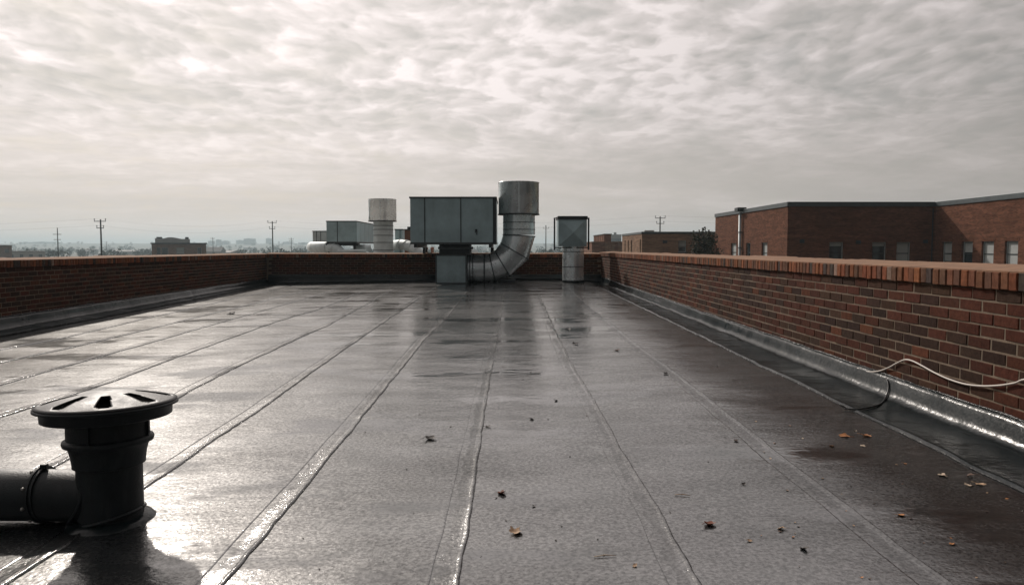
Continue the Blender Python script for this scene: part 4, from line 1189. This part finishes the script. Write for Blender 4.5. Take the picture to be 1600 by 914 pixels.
# downpipe with conductor head on the side face
yd = sx_on(X1, 1159)
ph = MB().tube([(X1 - .16, yd, GZ), (X1 - .16, yd, HT - .15)], .11, 14).build('downpipe', M_FRAMEL, wing)
MB().box((X1 - .50, yd - .42, HT - .06), (X1 + .2, yd + .42, HT + .24), .02).build('conductor_head', M_STEEL, ph)
for z in (0, 1.2, 2.4):
    MB().box((X1 - .30, yd - .16, z), (X1, yd + .16, z + .06)).build('pipe_bracket', M_STEEL, ph)
# small wall vents on the shaded front
for px, py in ((1253, 377), (1341, 378.5), (1446, 377.5)):
    q = P(px, py, YFW); MB().box((q.x - .16, YFW - .04, q.z - .12), (q.x + .16, YFW + .02, q.z + .12), .01).build('wall_vent', M_STEEL, wing)
cj = P(1457.5, 340, YFW).x
MB().box((cj - .035, YFW - .03, GZ), (cj + .035, YFW + .01, HT - .3)).build('rain_pipe', M_STEEL, wing)

# --- tan brick building farther off
YT = 67.0
XT1 = P(1003, 380, YT).x; HT2 = P(1040, 363.5, YT).z; YT2 = sx_on(XT1, 972); XT2 = P(1150, 380, YT).x
tb = empty('tan_building', (XT1, YT, GZ), 'low tan brick building with narrow slit windows left of the bushy tree', 'building')
m = MB(); wz1 = z_at(985, 375, 72); wz0 = wz1 - 1.7
ops = []
for px in (976.7, 981.7, 986.8, 1000.5):
    y = sx_on(XT1, px); ops.append((YT2 - y - .32, YT2 - y + .32, wz0, wz1))
ops = [o_ for o_ in ops if o_[1] < YT2 - YT]
wall_open(m, (XT1, YT2, 0), (0, -1, 0), (-1, 0, 0), YT2 - YT, GZ, HT2, ops, .25)
of = [(P(1060, 380, YT).x - XT1, P(1072.5, 380, YT).x - XT1, z_at(1066, 394, YT), z_at(1066, 376, YT))]
wall_open(m, (XT1, YT, 0), (1, 0, 0), (0, -1, 0), XT2 - XT1, GZ, HT2, of, .25)
m.add([(XT2, YT, GZ), (XT2, YT2, GZ), (XT2, YT2, HT2), (XT2, YT, HT2)], [(0, 1, 2, 3)])
m.build('wall', M_BR_TAN, tb)
MB().box((XT1 + .1, YT + .1, HT2 - .6), (XT2 - .1, YT2 - .1, HT2 - .15)).build('roof', M_ROOFG, tb)
for o_ in ops: window(tb, (XT1, YT2, 0), (0, -1, 0), (-1, 0, 0), *o_, .2, 0)
for o_ in of: window(tb, (XT1, YT, 0), (1, 0, 0), (0, -1, 0), *o_, .2, .6)
MB().box((XT1 - .06, YT - .06, HT2 - .12), (XT1 + .3, YT2, HT2 + .08), .01).build('roof_edge', M_FASCIA, tb)
MB().box((XT1 + .302, YT - .06, HT2 - .12), (XT2, YT + .3, HT2 + .08), .01).build('roof_edge', M_FASCIA, tb)
q = P(1039, 378, YT); MB().box((q.x - .2, YT - .05, q.z - .13), (q.x + .2, YT + .02, q.z + .13), .01).build('wall_vent', M_STEEL, tb)
q = P(1014, 362, YT + 3)
MB().box((q.x - .4, YT + 3, HT2 - .2), (q.x + .5, YT + 3.6, HT2 + .28), .02).build('roof_hatch', M_GREY, tb)

# --- rust-coloured building with penthouse
YP = 100.0
XP1 = P(925, 380, YP).x; XP2 = P(985, 380, YP).x; HP = P(940, 379, YP).z
pb_ = empty('rust_building', (XP1, YP, GZ), 'far rust-coloured brick building with a box penthouse right of the hooded vent', 'building')
MB().box((XP1, YP, GZ), (XP2, YP + 18, HP)).build('wall', M_BR_RUST, pb_)
MB().box((XP1 - .08, YP - .08, HP), (XP2 + .08, YP + 18, HP + .12)).build('roof_edge', M_WASH, pb_)
xa = P(944.5, 370, YP + 3).x; xb = P(955, 370, YP + 3).x; zp = P(944, 366.5, YP + 3).z; yfar = xa * F / (927.5 - 795)
ph = MB().box((xa, YP + 3, HP), (xb, yfar, zp)).build('penthouse', M_BR_RUST, pb_)
for k in range(7):
    y = YP + 3.4 + (yfar - YP - 4) * k / 6; MB().box((xa - .07, y - .1, HP + .12), (xa + .01, y + .1, zp - .06)).build('cladding_rib', M_BR_RUST, ph)
MB().box((xa - .12, YP + 2.9, zp), (xb + .1, yfar, zp + .1)).build('penthouse_roof', M_FASCIA, ph)
for px in (948, 953, 958, 968):
    q = P(px, 386, YP); MB().box((q.x - .2, YP - .08, GZ), (q.x + .2, YP + .02, HP - .02)).build('pier', M_BR_TAN, pb_)

# --- brown building with gabled plant room on the left
YL = 200.0
a = P(241, 381.5, YL); b = P(319, 381.5, YL)
lb_ = empty('brown_building', ((a.x + b.x) / 2, YL, GZ), 'brown flat-topped building with pale gabled roof room beyond the left wall', 'building')
M_BRN = far_brick('brown_brickwork', (.22, .125, .085), (.16, .09, .065), (.22, .17, .13))
m = MB(); ops = []
for p0, p1 in ((248, 253.5), (255, 264), (276, 287), (306, 312)):
    ops.append((P(p0, 385, YL).x - a.x, P(p1, 385, YL).x - a.x, a.z - 2.8, a.z - .9))
wall_open(m, (a.x, YL, 0), (1, 0, 0), (0, -1, 0), b.x - a.x, GZ, a.z, ops, .3)
m.add([(b.x, YL, GZ), (b.x, YL + 14, GZ), (b.x, YL + 14, a.z), (b.x, YL, a.z)], [(0, 1, 2, 3)])
m.add([(a.x, YL, GZ), (a.x, YL + 14, GZ), (a.x, YL + 14, a.z), (a.x, YL, a.z)], [(3, 2, 1, 0)])
m.build('wall', M_BRN, lb_)
for j, o_ in enumerate(ops): window(lb_, (a.x, YL, 0), (1, 0, 0), (0, -1, 0), *o_, .22, .9 if j == 2 else 0)
lb_.rotation_euler.z = math.atan2(-(a.x + b.x) / 2, YL)
MB().box((a.x - .25, YL - .25, a.z), (b.x + .25, YL + 14.2, a.z + .34), .02).build('roof_edge', M_STEEL, lb_)
c0 = P(256, 375, YL + 4); c1 = P(305.5, 375, YL + 4); cp = P(278, 371, YL + 4); zt2 = P(256, 373.5, YL + 4).z; zg = P(278, 371.3, YL + 4).z
m = MB(); zb2 = a.z + .3
prof = [(c0.x, zb2), (c1.x, zb2), (c1.x, zt2), (P(293, 375, YL + 4).x, zt2), (cp.x + .6, zg + .05), (cp.x - .6, zg + .05), (P(268, 375, YL + 4).x, zt2 + .1), (c0.x, zt2 + .2)]
n = len(prof)
m.add([(x, YL + 4, z) for x, z in prof] + [(x, YL + 11, z) for x, z in prof], [tuple(range(n)), tuple(range(2 * n - 1, n - 1, -1))] + [(i, n + i, n + (i + 1) % n, (i + 1) % n) for i in range(n)])
gb = m.build('plant_room', M_GREY, lb_)
for px, w in ((264.5, 1.4), (303.5, .9)):
    q = P(px, 371.5, YL + 5); MB().box((q.x - w / 2, YL + 5, zt2 - .3), (q.x + w / 2, YL + 6.2, P(px, 370.6, YL + 5).z)).build('chimney', M_STEEL, gb)

# --- low sheds at the extreme left
def shed(x0, x1, yt, Y, lb, mat):
    a = P(x0, yt, Y); b = P(x1, yt, Y); r = empty('low_shed', ((a.x + b.x) / 2, Y, GZ), lb, 'building'); r.rotation_euler.z = math.atan2(-(a.x + b.x) / 2, Y)
    MB().box((a.x, Y, GZ), (b.x, Y + 12, a.z)).build('wall', mat, r)
    MB().box((a.x - .2, Y - .2, a.z), (b.x + .2, Y + 12.2, a.z + .25)).build('roof', M_HR, r)
    n = 4
    for k in range(n):
        s = a.x + (b.x - a.x) * (k + .3) / n
        w = MB().box((s, Y - .06, a.z - 2.4), (s + 1.2, Y + .05, a.z - 1.1)).build('window', M_GLASS, r)
shed(-40, 13, 384, 260, 'dark flat-roofed building cut off by the left edge of the picture', M_BRN)
shed(16, 66, 393.2, 300, 'long low grey shed behind the left wall below the thin pole', M_HW)

# --- leafy tree by the brick wing
def tree(base, h, rx, label, seed, name='street_tree'):
    rnd = random.Random(seed); r = empty(name, base, label, 'tree'); b = Vector(base)
    m = MB(); m.tube([b, b + Vector((.1, 0, h * .3)), b + Vector((0, .1, h * .62)), b + Vector((.1, 0, h * .97))], [.2, .16, .1, .02], 8)
    tips = []
    for k in range(30):
        z0 = h * rnd.uniform(.3, .85); a = rnd.uniform(0, 6.28); l = rx * rnd.uniform(.6, 1.1) * (1.15 - .55 * (z0 / h))
        s = b + Vector((0, 0, z0)); mid = s + Vector((math.cos(a) * l * .5, math.sin(a) * l * .5, l * .55)); e = s + Vector((math.cos(a) * l * .85, math.sin(a) * l * .85, l * 1.0))
        m.tube([s, mid, e], [.06, .035, .012], 5); tips += [mid, e, (mid + e) / 2, (s + mid) / 2]
        for _ in range(3):
            e2 = mid + Vector((rnd.gauss(0, .4), rnd.gauss(0, .4), rnd.uniform(.2, .9))); m.tube([mid, e2], [.02, .007], 4); tips.append(e2)
    m.build('trunk', M_POLE, r)
    c = MB()
    for t_ in tips:
        leaf_clumps(c, t_, .42, .38, 20, .085, rnd)
    c.build('crown', simple('autumn_foliage', (.040, .040, .022), .8, 0, .5, 2.0, spec=.2), r)
tb_ = P(1098, 392, 58.0)
tree((tb_.x + .1, 58.0, GZ), P(1098, 349, 58).z - GZ, 1.35, 'dark bushy tree standing against the left end of the brick wing', 4)
tb2 = P(1082, 390, 82.0)
tree((tb2.x, 82.0, GZ), P(1082, 358, 82).z - GZ, 1.2, 'thin tree showing above the tan building roof', 9)

# ------------------------------------------------------------------ utility poles and wires
ARMS = {}
def pole(px, py_top, Y, arms, lb, r0=.17, ins=True):
    q = P(px, py_top, Y); root = empty('utility_pole', (q.x, Y, land_z(q.x, Y)), lb, 'pole', 'utility poles')
    MB().tube([(q.x, Y, land_z(q.x, Y) - .5), (q.x, Y, q.z)], [r0 * 1.25, r0 * .8], 10).build('shaft', M_POLE, root)
    ends = []
    for py, w in arms:
        z = P(px, py, Y).z; hw = w * Y / F / 2
        a = MB().box((q.x - hw, Y - r0 - .12, z - .07), (q.x + hw, Y - r0 + .02, z + .07)).build('crossarm', M_POLE, root)
        for s in (-1, 1):
            if ins: MB().rev([(.05, 0), (.05, .25), (.11, .27), (.11, .42), (.04, .5)], (q.x + s * (hw - .06), Y - r0 - .05, z + .07), 8, cap1=True).build('insulator', M_SEAM, a)
            ends.append(Vector((q.x + s * (hw - .06), Y - r0 - .05, z + (.55 if ins else .05))))
    return ends
p1 = pole(157, 343, 154, [(346, 18), (356.5, 11)], 'tallest utility pole with two crossarms beyond the left wall')
p2 = pole(425.5, 346, 198, [(348, 14), (357.5, 9)], 'utility pole with two crossarms left of the rooftop equipment')
p0 = pole(89.5, 356, 210, [(366.3, 13), (374.5, 11)], 'thin utility pole at the far left with plain crossarms', .14, False)
p3 = pole(1031.5, 338.5, 170, [(341, 16), (349.5, 12)], 'utility pole with two crossarms above the tan building')
p4 = pole(853, 352, 300, [(357, 9)], 'distant utility pole between the stack and the hooded vent', .2)
p5 = pole(332.5, 371, 420, [(373, 6)], 'faint pole right of the brown gabled building', .2)
p6 = pole(455, 371.5, 430, [(374, 7), (377, 6)], 'faint lattice-like pole right of the third pole', .2)
p7 = pole(166, 377, 640, [(379, 5)], 'faint far pole just right of the tallest pole', .2)
M_WIRE = simple('power_wire', (.10, .10, .10), .6)
def wire(a, b, sag, lb):
    pts = [a + (b - a) * (k / 16) - Vector((0, 0, sag * 4 * (k / 16) * (1 - k / 16))) for k in range(17)]
    o = MB().tube(pts, .005, 4).build('power_wire', M_WIRE); tag(o, lb, 'wire', 'overhead wires')
far_l = [Vector((p1[i].x - 110, p1[i].y + 20, p1[i].z - .6)) for i in range(4)]
far_r = [Vector((20 + i * .6, 238 + i, p2[i].z - .2)) for i in range(4)]
r_l = [Vector((p3[i].x - 75, p3[i].y + 40, p3[i].z - .4)) for i in range(4)]
r_r = [Vector((p3[i].x + 75, p3[i].y - 30, p3[i].z - .2)) for i in range(4)]
WE = ['left wire of the top crossarm', 'right wire of the top crossarm', 'left wire of the lower crossarm', 'right wire of the lower crossarm']
for i in range(4):
    wire(p1[i], far_l[i], 1.2, WE[i] + ' running left from the tallest pole')
    wire(p1[i], p2[i], 1.6, WE[i] + ' between the tallest pole and the third pole')
    wire(p2[i], far_r[i], 1.3, WE[i] + ' running right from the third pole')
    wire(p3[i], r_l[i], 1.1, WE[i] + ' running left from the pole above the tan building')
    wire(p3[i], r_r[i], 1.1, WE[i] + ' running right from the pole above the tan building')

# ------------------------------------------------------------------ the air between
def haze():
    m = bpy.data.materials.new('haze_air'); m.use_nodes = True; t = NT(m.node_tree); t.n.clear()
    out = t.node('ShaderNodeOutputMaterial'); v = t.node('ShaderNodeVolumePrincipled')
    v.inputs['Color'].default_value = (.72, .90, .97, 1); v.inputs['Density'].default_value = .00042; v.inputs['Anisotropy'].default_value = .25
    t.l.new(v.outputs[0], out.inputs['Volume'])
    o = MB().box((-4600, -4600, GZ - 3), (4600, 4600, 48)).build('haze', m); o['kind'] = 'stuff'; o['label'] = 'pale blue haze in the air over the far land'
haze()
